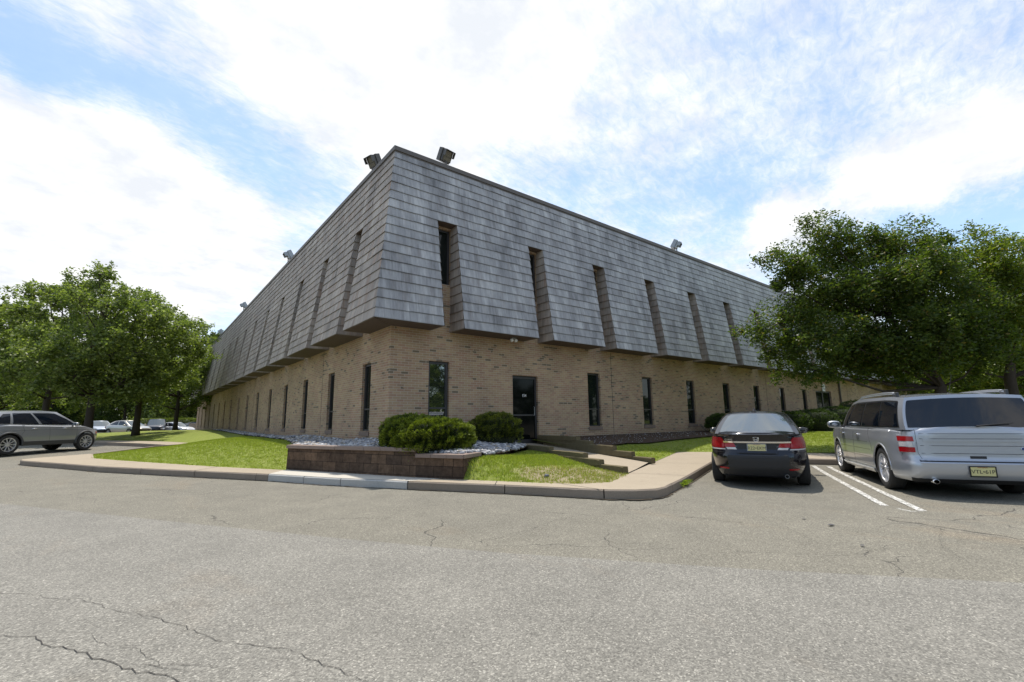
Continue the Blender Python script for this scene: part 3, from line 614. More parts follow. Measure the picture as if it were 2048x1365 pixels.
wallrun(mb, mc, [(-.72, -3.02), (-.21, -3.97)], .1, .61); wallrun(mb, mc, [(-.21, -3.97), (.42, -3.62)], .1, .61)
inv = Matrix.Translation((1.2, 1.7, -.15))
for b_, nm, m in ((mb, 'block_wall', M['block']), (mc, 'cap_course', M['cap'])):
    b_.v = [tuple(inv@Vector(p)) for p in b_.v]; b_.build(nm, m, pw, useuv=True, bev=0 if nm == 'block_wall' else .008)

# landscape timbers stepping down both sides of the path
def timber(p0, p1, zt, s, label):
    mb = MB(); L = (Vector(p1)-Vector(p0)).length; k = 10; r = random.Random(s); w, h = .15, .135
    rows = []
    for i in range(k+1):
        x = L*i/k; e = .02 if i in (0, k) else .006; row = []
        for (a, b) in ((-w/2, -h), (-w/2, 0), (w/2, 0), (w/2, -h)):
            for (da, db) in ((0, e if b < 0 else -e), (e if a < 0 else -e, 0)) if (a < 0) != (b < 0) else ((e if a < 0 else -e, 0), (0, e if b < 0 else -e)):
                row.append((x if i not in (0, k) else x+(.012 if i == 0 else -.012)*r.random(), a+da+r.uniform(-.004, .004), b+db+r.uniform(-.004, .004)))
        rows.append(row)
    for row in rows: mb.v += row; mb.uv += [(0, 0)]*8
    for i in range(k):
        for j in range(8): mb.f.append((i*8+j, i*8+(j+1) % 8, (i+1)*8+(j+1) % 8, (i+1)*8+j)); mb.mi.append(0)
    mb.f.append(tuple(range(8))); mb.f.append(tuple(k*8+j for j in range(8))[::-1]); mb.mi += [0, 0]
    o = mb.build('landscape_timber', M['timber'], label=label, category='timber', group='weathered timbers edging the path')
    dx_ = r.uniform(-.02, .02); o.location = (p0[0]+dx_, p0[1], zt-.006); o.rotation_euler = (0, 0, math.atan2(p1[1]-p0[1], p1[0]-p0[0])); return o
Rr = [(-4.68, .31, 'lowest'), (-4.08, .43, 'second'), (-3.45, .55, 'third'), (-2.57, .65, 'fourth'), (-2.04, .76, 'topmost')]
wd = {'lowest': 'lowest pale timber on the right side of the path, touching the sidewalk', 'second': 'second timber up on the right side of the path', 'third': 'middle timber of five on the right side of the path, lit at its end', 'fourth': 'fourth timber up on the right side of the path, dark and shaded', 'topmost': 'topmost dark timber right of the path beside the mulch bed'}
for i, (y, z, nm) in enumerate(Rr):
    x = 4.65+.08*(y+4.6)+.09; y1 = min(-.15, y+3.0); timber((x, y, 0), (x+.08*(y1-y), y1, 0), z, i, wd[nm])
wl = ['lowest timber on the left side of the path, its end at the sidewalk', 'second timber up on the left side of the path', 'third timber up on the left side of the path, above the grass bank', 'uppermost timber left of the path beside the white stones']
for i, (y, z) in enumerate([(-5.43, .29), (-4.72, .385), (-4.14, .49), (-2.78, .57)]):
    x = 2.75+.17*(y+5.44)-.02; L = [1.5, 1.6, 2.0, 2.0][i]; timber((x, y, 0), (x+.17*L, y+L, 0), z, 20+i, wl[i])
#==BUILDING==
# ---------------------------------------------------------------- office building
S = 3.25
ZB, ZS, ZH = 3.79, 7.0, 8.906; OB, OT = .778, .059
off = lambda z: OB+(OT-OB)*(z-ZB)/(ZH-ZB)
LR, LL = 71.5, 52.3
slotR = [S*(.3828+k)+{0: -.07, 1: .12, 2: .04}.get(k, 0) for k in range(21)]; SWR = .655
slotL = [S*(.4531+.9899*k) for k in range(16)]; SWL = .605
winR = {k: (S*(.3551+k), .667) for k in (0, 2, 3, 4, 5, 6, 7, 8)}
winL = {k: (S*(.3984+.9899*k), .655) for k in range(16)}
ZW0, ZW1 = .98, 2.92
bld = empty('office_building', (0, 0, .4), label='two storey tan brick office building with weathered grey shingle mansard', category='building')
def FR(u, nn, z): return (u, -nn, z-.4)
def FL(u, nn, z): return (-nn, u, z-.4)
doors = {'a': (4.147, 5.216, .42, 2.66), 'b': (29.35, 32.1, .45, 2.9)}
def wall(F, L, ops, name):
    mb = MB(); us = sorted(set([0, L]+[o[0] for o in ops]+[o[1] for o in ops])); zs = sorted(set([-.3, 8.9]+[o[2] for o in ops]+[o[3] for o in ops]))
    def q(u0, u1, z0, z1): mb.quad(F(u0, 0, z0), F(u1, 0, z0), F(u1, 0, z1), F(u0, 0, z1), [(u0, z0), (u1, z0), (u1, z1), (u0, z1)])
    for a, b in zip(us[:-1], us[1:]):
        for c, d_ in zip(zs[:-1], zs[1:]):
            if any(o[0]-1e-6 <= a and b <= o[1]+1e-6 and o[2]-1e-6 <= c and d_ <= o[3]+1e-6 for o in ops): continue
            q(a, b, c, d_)
    D = -.14
    for (a, b, c, d_) in ops:
        mb.quad(F(a, 0, c), F(a, D, c), F(a, D, d_), F(a, 0, d_), [(a, c), (a+.14, c), (a+.14, d_), (a, d_)])
        mb.quad(F(b, 0, c), F(b, D, c), F(b, D, d_), F(b, 0, d_), [(b, c), (b-.14, c), (b-.14, d_), (b, d_)])
        mb.quad(F(a, 0, d_), F(b, 0, d_), F(b, D, d_), F(a, D, d_), [(a, d_), (b, d_), (b, d_+.14), (a, d_+.14)])
        mb.quad(F(a, 0, c), F(b, 0, c), F(b, D, c), F(a, D, c), [(a, c), (b, c), (b, c+.14), (a, c+.14)])
    return mb.build(name, M['brick'], bld, useuv=True)
UW0, UW1 = 5.22, 6.93
opsR = [(a, a+w, ZW0, ZW1) for a, w in winR.values()]+[v for v in doors.values()]+[(a+.01, a+SWR-.01, UW0, UW1) for a in slotR]
opsL = [(a, a+w, ZW0, ZW1) for a, w in winL.values()]+[(a+.01, a+SWL-.01, UW0, UW1) for a in slotL]
wall(FR, LR, opsR, 'brick_wall'); wall(FL, LL, opsL, 'brick_wall')
mb = MB(); mb.quad((LR, 0, -.7), (LR, LL, -.7), (LR, LL, 8.5), (LR, 0, 8.5), [(0, 0), (LL, 0), (LL, 9), (0, 9)]); mb.quad((0, LL, -.7), (LR, LL, -.7), (LR, LL, 8.5), (0, LL, 8.5), [(0, 0), (LR, 0), (LR, 9), (0, 9)])
mb.build('brick_wall', M['brick'], bld, useuv=True)
mk('roof', [(-.02, -.02, 8.45), (LR, -.02, 8.45), (LR, LL, 8.45), (-.02, LL, 8.45)], [(0, 1, 2, 3)], M['gravelroof'], bld)
def window(F, a, w, z0, z1, transom, gl='glass'):
    f = .045; mb = MB(); D0, D1 = -.135, -.075
    def bx(u0, u1, n0, n1, za, zb):
        c = [F(u0, n0, za), F(u1, n0, za), F(u1, n1, za), F(u0, n1, za), F(u0, n0, zb), F(u1, n0, zb), F(u1, n1, zb), F(u0, n1, zb)]
        i = len(mb.v); mb.v += c; mb.uv += [(0, 0)]*8
        for q in ((0, 3, 2, 1), (4, 5, 6, 7), (0, 1, 5, 4), (1, 2, 6, 5), (2, 3, 7, 6), (3, 0, 4, 7)): mb.f.append(tuple(i+k for k in q)); mb.mi.append(0)
    bx(a+.004, a+f+.03, D0, D1, z0+.004, z1-.004); bx(a+w-f-.03, a+w-.004, D0, D1, z0+.004, z1-.004); bx(a+f+.03, a+w-f-.03, D0, D1, z1-f-.02, z1-.004); bx(a+f+.03, a+w-f-.03, D0, D1, z0+.004, z0+f)
    if transom: bx(a+f+.03, a+w-f-.03, D0, D1+.004, transom-.022, transom+.022)
    o = mb.build('window', M['frame'], bld)
    q = MB(); q.quad(F(a+f+.02, -.115, z0+f-.01), F(a+w-f-.02, -.115, z0+f-.01), F(a+w-f-.02, -.115, z1-f), F(a+f+.02, -.115, z1-f)); q.build('pane', M[gl], o)
    if transom:
        s = MB(); s_u = [(a-.0, z0-.14), (a+w, z0-.14)]
        for i in range(3):
            pass
        c = [F(a-.03, -.1, z0-.13), F(a+w+.03, -.1, z0-.13), F(a+w+.03, .03, z0-.13), F(a-.03, .03, z0-.13), F(a-.03, -.1, z0+.002), F(a+w+.03, -.1, z0+.002), F(a+w+.03, .03, z0-.012), F(a-.03, .03, z0-.012)]
        s.v = c; s.uv = [(0, 0)]*8; s.mi = [0]*6; s.f = [(0, 3, 2, 1), (4, 5, 6, 7), (0, 1, 5, 4), (1, 2, 6, 5), (2, 3, 7, 6), (3, 0, 4, 7)]; s.build('sill', M['sill'], o)
    return o
for k, (a, w) in winR.items(): window(FR, a, w, ZW0, ZW1, 1.60, 'glass_r' if k == 0 else 'glass')
for a, w in winL.values(): window(FL, a, w, ZW0, ZW1, 1.60)
for a in slotR: window(FR, a+.01, SWR-.02, UW0, UW1, 0)
for a in slotL: window(FL, a+.01, SWL-.02, UW0, UW1, 0)
M['doorglass'] = mat('door glass', (.004, .005, .005), .05, spec=.4, IOR=1.28)
for nm, (a, b, z0, z1) in doors.items():
    mb = MB(); bx = lambda u0, u1, n0, n1, za, zb: mb.box(u0, u1, -n1, -n0, za-.4, zb-.4)
    leafs = [(a, b)] if nm == 'a' else [(a+.05, (a+b)/2-.004), ((a+b)/2+.004, b-.05)]
    for (u0, u1) in leafs:
        bx(u0+.004, u0+.07, -.13, -.08, z0, z1-.004); bx(u1-.07, u1-.004, -.13, -.08, z0, z1-.004); bx(u0+.07, u1-.07, -.13, -.08, z1-.09, z1-.004); bx(u0+.07, u1-.07, -.13, -.08, z0, z0+.2); bx(u0+.07, u1-.07, -.125, -.085, z0+.95, z0+1.0)
    o = mb.build('door', M['frame'], bld, label='glass entrance door '+('near the corner bush' if nm == 'a' else 'pair under the letter sign'))
    q = MB()
    for (u0, u1) in leafs: q.quad(FR(u0+.06, -.11, z0+.19), FR(u1-.06, -.11, z0+.19), FR(u1-.06, -.11, z1-.08), FR(u0+.06, -.11, z1-.08))
    q.build('pane', M['doorglass'], o)
    hb = MB(); u = b-.14 if nm == 'a' else (a+b)/2-.12; hb.tube([(u, .08, z0+.55), (u, .03, z0+.57), (u, .03, z0+.83), (u, .08, z0+.85)], .012); hb.build('door_handle', M['steel'], o)
    if nm == 'a': text('unit_number', '154', .13, M['white'], Matrix.Translation(((a+b)/2+.02, .101, 1.62))@Matrix.Rotation(R(90), 4, 'X'), o, .001)
# mansard
def mansard(F, L, slots, sw, m, name, rnd):
    mb = MB(); NB, NTOP = 12, 7; hB = (ZS-ZB)/NB; hT = (ZH-ZS)/NTOP
    zl = [ZB+hB*i for i in range(NB)]+[ZS+hT*i for i in range(NTOP+1)]; UO = .028
    for i in range(NB+NTOP):
        z0, z1 = zl[i], zl[i+1]; n0, n1 = off(z0)+UO, off(z1)+.006
        iv = []
        if i < NB:
            st = None
            for s in slots: iv.append((st, s)); st = s+sw
            iv.append((st, L))
        else: iv = [(None, L)]
        for (u0, u1) in iv:
            a0, a1 = (-n0, -n1) if u0 is None else (u0, u0)
            segs = max(1, int((u1-(u0 or 0))/.42))
            for k in range(segs):
                t0, t1 = k/segs, (k+1)/segs
                p = lambda t, aa: aa+(u1-aa)*t
                j0 = rnd.uniform(-.006, .005); n0 = off(z0)+UO+rnd.uniform(-.006, .004); z0 = zl[i]+(j0 if 0 < i else 0)
                mb.quad(F(p(t0, a0), n0, z0), F(p(t1, a0), n0, z0), F(p(t1, a1), n1, z1), F(p(t0, a1), n1, z1), [(p(t0, a0)+50, i+.01), (p(t1, a0)+50, i+.01), (p(t1, a1)+50, i+.99), (p(t0, a1)+50, i+.99)])
                mb.quad(F(p(t0, a0), n0, z0), F(p(t1, a0), n0, z0), F(p(t1, a0), n0-UO-.02, z0), F(p(t0, a0), n0-UO-.02, z0), [(p(t0, a0)+50, i+.005)]*4)
    o = mb.build(name, m, bld, useuv=True)
    ck = MB()
    for s in slots:
        for (u, sg) in ((s, 1), (s+sw, -1)):
            for i in range(NB):
                z0, z1 = zl[i], zl[i+1]; e0 = .026*sg; e1 = 0.0
                ck.quad(F(u+e0, 0.0, z0), F(u+e0, off(z0)+UO, z0), F(u+e1, off(z1)+.006, z1), F(u+e1, 0.0, z1), [(u+3, i+.01), (u+3+off(z0), i+.01), (u+3+off(z1), i+.99), (u+3, i+.99)])
                ck.quad(F(u+e0, 0.0, z0), F(u+e0, off(z0)+UO, z0), F(u-e0, off(z0)+UO, z0), F(u-e0, 0.0, z0))
    for s_ in range(len(slots)*2):
        sub = MB(); fs = ck.f[s_*NB*2:(s_+1)*NB*2]
        for fc in fs: sub.quad(*[ck.v[i] for i in fc], [ck.uv[i] for i in fc])
        sub.build('cheek', M['cheek'], bld, useuv=True)
    sf = MB(); z = ZB+.002; st = None
    for s in list(slots)+[L]:
        a = -off(ZB) if st is None else st
        sf.quad(F(a, off(ZB)+.02, z), F(s, off(ZB)+.02, z), F(s, 0, z), F(a if st is not None else 0, 0, z)); st = s+sw
    for s in slots: sf.quad(F(s, off(ZS)+.02, ZS-.002), F(s+sw, off(ZS)+.02, ZS-.002), F(s+sw, 0, ZS-.002), F(s, 0, ZS-.002))
    for fc in sf.f:
        sub = MB(); sub.quad(*[sf.v[i] for i in fc]); sub.build('soffit', M['soffit'], bld)
mansard(FR, LR, slotR, SWR, M['shingle'], 'mansard_roof', random.Random(1))
mansard(FL, LL, slotL, SWL, M['shingle_w'], 'mansard_roof', random.Random(2))
mb = MB()
for F, L in ((FR, LR), (FL, LL)):
    for (n0, z0, z1) in ((.115, 8.87, 9.0), (.085, 8.80, 8.875)):
        mb.quad(F(-n0, n0, z0), F(L, n0, z0), F(L, n0, z1), F(-n0, n0, z1)); mb.quad(F(-n0, n0, z0), F(L, n0, z0), F(L, .02, z0), F(-.02, .02, z0))
    mb.quad(F(-.115, .115, 9.0), F(L, .115, 9.0), F(L, -.3, 9.0), F(.3, -.3, 9.0)); mb.quad(F(.3, -.3, 9.0), F(L, -.3, 9.0), F(L, -.3, 8.4), F(.3, -.3, 8.4))
mb.build('roof_trim', M['trim'], bld)
# end faces of the mansard at the far end of the left side
mb = MB(); mb.quad(FL(LL, 0, ZB), FL(LL, OB, ZB), FL(LL, OT, ZH), FL(LL, 0, ZH), [(0, 0), (1, 0), (1, 19), (0, 19)]); mb.quad(FR(LR, 0, ZB), FR(LR, OB, ZB), FR(LR, OT, ZH), FR(LR, 0, ZH), [(0, 0), (1, 0), (1, 19), (0, 19)]); mb.build('mansard_end', M['shingle_w'], bld, useuv=True)
# control joints in the brick
mb = MB()
for x in (9.0, 22.2, 35.4): mb.box(x-.009, x+.009, -.004, .01, -.2, 3.38)
for y in (5.85, 18.8, 31.6): mb.box(-.004, .01, y-.009, y+.009, -.2, 3.38)
mb.build('control_joint', M['crack'], bld)
mb = MB(); mb.box(33.6, 33.7, -.13, -.03, -.1, 3.38); mb.tube([(33.65, -.08, 0), (33.65, -.25, -.08)], .05); mb.build('downspout', M['trim'], bld)
sg = empty('letter_sign', (30.72, -.03, 3.13), label='narrow white sign with black letter C above the far double door', category='sign')
mb = MB(); mb.box(-.2, .2, -.03, .02, -.25, .25); mb.build('sign_panel', M['white'], sg, bev=.005)
text('lettering', 'C', .42, M['black'], Matrix.Translation((0, -.034, 0))@Matrix.Rotation(R(90), 4, 'X'), sg, .002)
el = empty('soffit_light', (3.87, -.42, 3.785), label='small twin-head security light under the soffit between first two slots', category='light')
mb = MB(); mb.box(-.09, .09, -.05, .05, -.03, 0); mb.build('base', M['steel'], el)
for sx in (-1, 1):
    mb = MB(); mb.lathe([(.0, 0), (.045, .0), (.055, .07), (.0, .06)], 'y', 14, (sx*.08, -.06, -.09)); mb.tube([(sx*.05, 0, -.03), (sx*.08, -.03, -.09)], .01); mb.build('lamp_head', M['white'], el, smooth=True)
# roof floodlights
M['fl_h'] = mat('floodlight housing', (.09, .085, .078), .5, metal=.3); M['fl_g'] = mat('floodlight housing weathered', (.33, .35, .37), .5, metal=.3)
M['fl_l'] = mat('floodlight lens', (.10, .095, .075), .12, spec=.8)
def flood(loc, face, tilt, hm, label):
    t = empty('floodlight', loc, face, label=label, category='floodlight', group='floodlights along the roof edge')
    mb = MB(); mb.tube([(0, 0, -.05), (0, 0, .2), (0, .02, .28)], .028); mb.tube([(-.07, .02, .3), (.07, .02, .3)], .035); mb.lathe([(0, 0), (.06, 0), (.06, .03), (0, .03)], 'z', 12, (0, 0, 0)); mb.build('bracket', M['trim'], t, smooth=False)
    Tm = Matrix.Translation((0, .03, .50))@Matrix.Rotation(tilt, 4, 'X')
    T = lambda p: Tm@p
    mb = MB(); t.scale = (.80, .80, .80); mb.box(-.25, .25, -.02, .21, -.25, .25, T); mb.box(-.21, .21, -.13, -.02, -.21, .21, T); h = mb.build('housing', hm, t, bev=.012)
    mb = MB(); mb.box(-.17, .17, -.136, -.131, -.02, .18, T); mb.box(-.17, .17, -.136, -.131, -.18, -.05, T); mb.build('lens', M['fl_l'], t)
    mb = MB()
    for q in ((-.225, .225, -.26, -.13, .205, .22), (-.225, -.21, -.26, -.13, -.02, .205), (.21, .225, -.26, -.13, -.02, .205)): mb.box(*q, T)
    mb.build('visor', hm, t)
P = math.pi
flood((1.66, .05, 9.0), R(10), R(28), M['fl_h'], 'dark floodlight on the right roof edge beside the corner, lens toward the viewer')
flood((14.3, .05, 9.0), R(25), R(30), M['fl_g'], 'floodlight alone on the long right roof edge near the tree')
flood((-.02, 1.75, 9.0), R(-75), R(28), M['fl_h'], 'dark floodlight on the left roof edge beside the corner')
flood((-.06, 12.4, 9.0), R(-95), R(30), M['fl_g'], 'pale floodlight on the left roof edge, second from the corner')
flood((-.06, 25.0, 9.0), R(-95), R(30), M['fl_g'], 'pale floodlight on the left roof edge, third from the corner')
flood((-.06, 37.0, 9.0), R(-100), R(30), M['fl_g'], 'pale floodlight on the left roof edge, fourth from the corner')
flood((-.06, 48.6, 9.0), R(-95), R(25), M['fl_h'], 'dark floodlight on the left roof edge at the far end by the trees')
#==PLANTS==
# ---------------------------------------------------------------- trees, bushes, hedge
def leaves(P, size, rs, pal, flat=.0, asp=.55, nrm=None):
    k = len(P); d = rs.normal(size=(k, 3)); d[:, 2] *= (1-flat); d /= np.linalg.norm(d, axis=1)[:, None]
    if nrm is not None: d = d*.55+nrm; d /= np.linalg.norm(d, axis=1)[:, None]
    w = rs.normal(size=(k, 3)); w = np.cross(d, w); w /= np.linalg.norm(w, axis=1)[:, None]; s = size*rs.uniform(.6, 1.25, (k, 1))
    up_ = np.cross(d, w)*s*.12
    V = np.stack([P-d*s*.5, P+w*s*asp*.5+up_, P+d*s*.5, P-w*s*asp*.5+up_], 1)
    t = rs.rand(k, 1); C = (1-t)*np.array(pal[0])+t*np.array(pal[1])
    if len(pal) > 2: C[rs.rand(k) < pal[3]] = pal[2]
    return V.reshape(-1, 3), np.arange(4*k).reshape(-1, 4), C
def tree(name, base, blobs, nleaf, size, tr, pal, label, seed, group=None, fork=.3, lean=(0, 0), asp=.55, droop=0, twigs=7, category='tree', infill=.28):
    rs = np.random.RandomState(seed); t = empty(name, base, label=label, category=category, group=group)
    rtx, rty = rt.x, rt.y; fx, fy = rt.y*-1, rt.x    # blob coordinates: lateral, away, height
    B = [(np.array([a*rtx+b*fx, a*rty+b*fy, z]), r) for a, b, z, r in blobs]
    ztop = max(b[0][2] for b in B); zlow = min(b[0][2] for b in B); mb = MB()
    f0 = np.array([lean[0], lean[1], max(.5, zlow*.75)]); tp = np.mean([b[0] for b in B if b[0][2] > ztop*.6], axis=0)
    ax = [np.array([0, 0, -.4]), np.array([lean[0]*.4, lean[1]*.4, f0[2]*.5]), f0]
    K = 5
    for i in range(1, K+1):
        q = i/K; ax.append(f0*(1-q)+tp*q+rs.normal(0, .15, 3)*np.array([1, 1, .2]))
    rad = [tr*1.5, tr*1.02, tr*.95]+[tr*.85*(1-.85*i/K) for i in range(1, K+1)]
    mb.tube(ax, rad, 9)
    Ps = []; R2 = sum(b[1]**2 for b in B)
    for c, r in B:
        j = min(range(2, len(ax)-1), key=lambda i: abs(ax[i][2]-(c[2]*.72))+.3*abs(ax[i][2]-f0[2])); s = ax[j]
        L = np.linalg.norm(c-s); mid = (s+c)/2+np.array([0, 0, -.08*L])+rs.normal(0, .08*L, 3)*.5
        r0 = max(.018, tr*(.36 if L > 2 else .25)); mb.tube([s, mid, c], [r0, r0*.6, r0*.3], 6)
        for q in range(twigs):
            d = rs.normal(size=3); d[2] = d[2]*.75+.25-droop; d /= np.linalg.norm(d); e = c+d*r*rs.uniform(.85, 1.25 if infill > .2 else 1.6); m2 = c+(e-c)*.5+rs.normal(0, .06, 3)
            mb.tube([c, m2, e], [r0*.25+.004, r0*.16+.003, .003], 4, cap=False)
            k = int(nleaf*r*r/R2/twigs*(1-infill)); u = rs.uniform(.15, 1.06, (k, 1))**.8; sp = r*.20*(1.1-u*.55)
            Ps.append(c+(e-c)*u+rs.normal(size=(k, 3))*sp+np.array([0, 0, -droop*.3])*u)
        k = int(nleaf*r*r/R2*infill); d = rs.normal(size=(k, 3)); d /= np.linalg.norm(d, axis=1)[:, None]; Ps.append(c+d*r*rs.uniform(.3, 1, (k, 1))**.5*.85)
    P_ = np.concatenate(Ps); V, F, C = leaves(P_, size, rs, pal, flat=.45, asp=asp)
    C *= rs.uniform(.85, 1.12, (len(C), 1))
    mb.build('trunk', M['bark'], t, smooth=True); nmesh('crown', V, F, M['leaf'], parent=t, cols=C)
    return t
def at(u, v, d): return CAM+(fw+r2*((u-1024)/931.22)-u2*((v-682.5)/931.22))*d
def foot(u, d, z): p = at(u, 840, d); return (p.x, p.y, z)
PAL_R = [(.040, .068, .014), (.115, .15, .028), (.19, .15, .03), .04]
PAL_Y = [(.07, .105, .016), (.185, .22, .035), (.25, .19, .03), .03]
PAL_M = [(.085, .118, .034), (.215, .255, .075), (.31, .34, .16), .09]
PAL_D = [(.030, .055, .012), (.08, .115, .024)]
tree('ornamental_tree', foot(1874, 15.5, .35), [(-4.9, 0, 4.1, 1.15), (-4.5, .5, 3.0, .85), (-3.7, -.8, 3.5, 1.1), (-4.3, .3, 6.4, .95), (-4.4, .2, 5.6, .6), (-3.0, 0, 7.3, 1.05), (-1.5, .3, 7.0, 1.0), (0, 0, 7.0, 1.15), (1.0, .4, 6.4, 1.1), (-3.2, 0, 5.3, 1.3), (-1.8, -.5, 5.4, 1.4),
     (-.2, -.6, 5.3, 1.5), (1.3, 0, 4.9, 1.3), (-2.5, .2, 3.7, 1.25), (-1.0, -.8, 3.9, 1.3), (.6, -.5, 3.7, 1.3), (-1.8, 1.8, 5, 1.5), (.2, 1.8, 5, 1.5), (-4.2, -.5, 2.4, .7), (-2.9, .2, 2.7, .8), (1.9, 0, 3.5, 1.1), (-.4, 1.5, 3.3, 1.2), (-1.4, .4, 2.9, .9), (.3, .3, 2.8, .9), (1.3, -.7, 2.9, 1.0), (-.6, -1.2, 2.9, 1.0), (-1.9, -1.0, 3.1, 1.0), (-2.4, 1.0, 6.6, 1.0), (-.6, 1.0, 6.6, 1.0)],
     115000, .125, .17, PAL_R, 'large dark spreading tree over the silver wagon, crown hiding the end of the roofline', 11, asp=.42, droop=.25, lean=(.15, -.2))
tree('ornamental_tree', foot(2035, 16, .35), [(-.9, 0, 6.2, .95), (.1, 0, 6.9, 1.0), (-1.0, 0, 5.2, 1.15), (.4, 0, 5.4, 1.3), (1.4, 0, 6.3, 1.2), (-.7, 0, 3.9, 1.1), (.8, 0, 3.9, 1.2), (2.1, 0, 4.8, 1.3), (0, 1.5, 4.6, 1.5), (2.6, .4, 3.4, 1.2), (-1.2, .8, 3.0, .8), (1.4, -.4, 2.8, .9)],
     46000, .13, .17, PAL_Y, 'yellow green tree at the right edge of the photo beside the dark spreading tree', 12, asp=.42, droop=.2)
def mcrown(h, hw, zb, seed, k=24, r=1.25):
    rs = np.random.RandomState(seed); out = []; i = 0
    while len(out) < k and i < 4000:
        i += 1; u = rs.uniform(0, 1); z = zb+(h-zb)*u; prof = math.sin(math.pi*min(1, (u*.80+.14)))**.7; a, b = rs.uniform(-1, 1, 2)
        if a*a+b*b > 1 or a*a+b*b < .12 and u < .7: continue
        p = (a*hw*prof, b*hw*prof, z)
        if all((p[0]-q[0])**2+(p[1]-q[1])**2+(p[2]-q[2])**2 > (r*.95)**2 for q in out): out.append((*p, r*rs.uniform(.75, 1.15)*(1 if u < .55 else .62)))
    out.append((0, 0, h-.2, r*.6)); out.append((rs.uniform(-.3, .3)*hw, 0, h*.90, r*.7))
    return out
G = 'maples on the left lawn'
mA = tree('maple_tree', foot(178, 27, .65), mcrown(9.6, 3.7, 2.9, 1, 30), 38000, .19, .19, PAL_M, 'tallest maple on the left, its trunk behind the hood of the grey car', 21, G, infill=.14, twigs=9)
mB = tree('maple_tree', foot(274, 31, .62), mcrown(9.3, 3.6, 2.7, 2, 28), 36000, .19, .18, PAL_M, 'maple with a dark trunk standing clear on the left lawn nearest the building', 22, G, infill=.14, twigs=9)
mC = tree('maple_tree', foot(88, 31, .6), mcrown(10.0, 3.8, 2.8, 3, 28), 34000, .20, .19, PAL_M, 'maple behind the roof of the grey car, second from the left edge', 23, G, infill=.14, twigs=9)
mD = tree('maple_tree', foot(-10, 36, .5), mcrown(10.2, 4.2, 2.6, 4, 26), 28000, .21, .2, PAL_M, 'maple cut off by the left edge of the photo', 24, G, infill=.14, twigs=9)
mE = tree('maple_tree', foot(352, 43, .4), mcrown(10.4, 3.9, 2.8, 5, 26), 26000, .22, .18, PAL_M, 'farther maple beside the far end of the building', 25, G, infill=.14, twigs=9)
bgA = tree('woodland_tree', foot(420, 76, .2), mcrown(15.5, 5.2, 1.5, 6, 26, 2.1), 15000, .42, .3, PAL_D, 'tall bluish dark tree directly beyond the far end of the left wall', 31, 'trees beyond the far parking lot')
bgB = tree('woodland_tree', foot(330, 72, .2), mcrown(13, 5.5, 1.2, 7, 26, 2.1), 14000, .42, .3, PAL_M, 'green woodland tree behind the hedge, first left of the tall bluish one', 32, 'trees beyond the far parking lot')
for t in (mA, mB, mC, bgA, bgB): index_kids(t)
GB = 'trees beyond the far parking lot'
ord_ = ['second', 'third', 'fourth', 'fifth', 'sixth', 'seventh']
for i, (u, d_, src, s) in enumerate([(250, 70, bgA, .8), (170, 74, bgB, .95), (95, 70, bgA, .85), (20, 72, bgB, 1.0), (-60, 70, bgA, .9)]):
    c = copy_tree(src, None, foot(u, d_, .2), 1.3*i+.7, label='woodland tree behind the far cars, %s to the left of the tall bluish one' % ord_[i], group=GB); c.scale = (s, s, s)
for i, (u, d_, z, src, s, lb) in enumerate([(1975, 27, .4, mB, .75, 'shaded tree seen through the gap between the two right trees'), (1890, 38, .5, mA, .75, 'distant tree behind the trunk of the dark spreading tree'), (2100, 24, .4, mC, .75, 'shaded tree beyond the right edge behind the yellow green tree'), (1990, 62, .4, bgB, .8, 'farthest tree past the right end of the building'), (2090, 50, .4, bgA, .8, 'dark tree far behind the yellow green tree')]):
    c = copy_tree(src, None, foot(u, d_, z), 2.1*i+.4, label=lb, group='trees along the right wall'); c.scale = (s, s, s)
for i, (x, y, src, lb) in enumerate([(-13, -34, mA, 'tree across the road reflected in the tailgate glass of the silver wagon'), (24, -38, mC, 'tree across the road reflected in the corner window')]):
    c = copy_tree(src, None, (x, y, 0), 1.1*i, label=lb, group='trees across the road'); c.scale = (1.1, 1.1, 1.1)

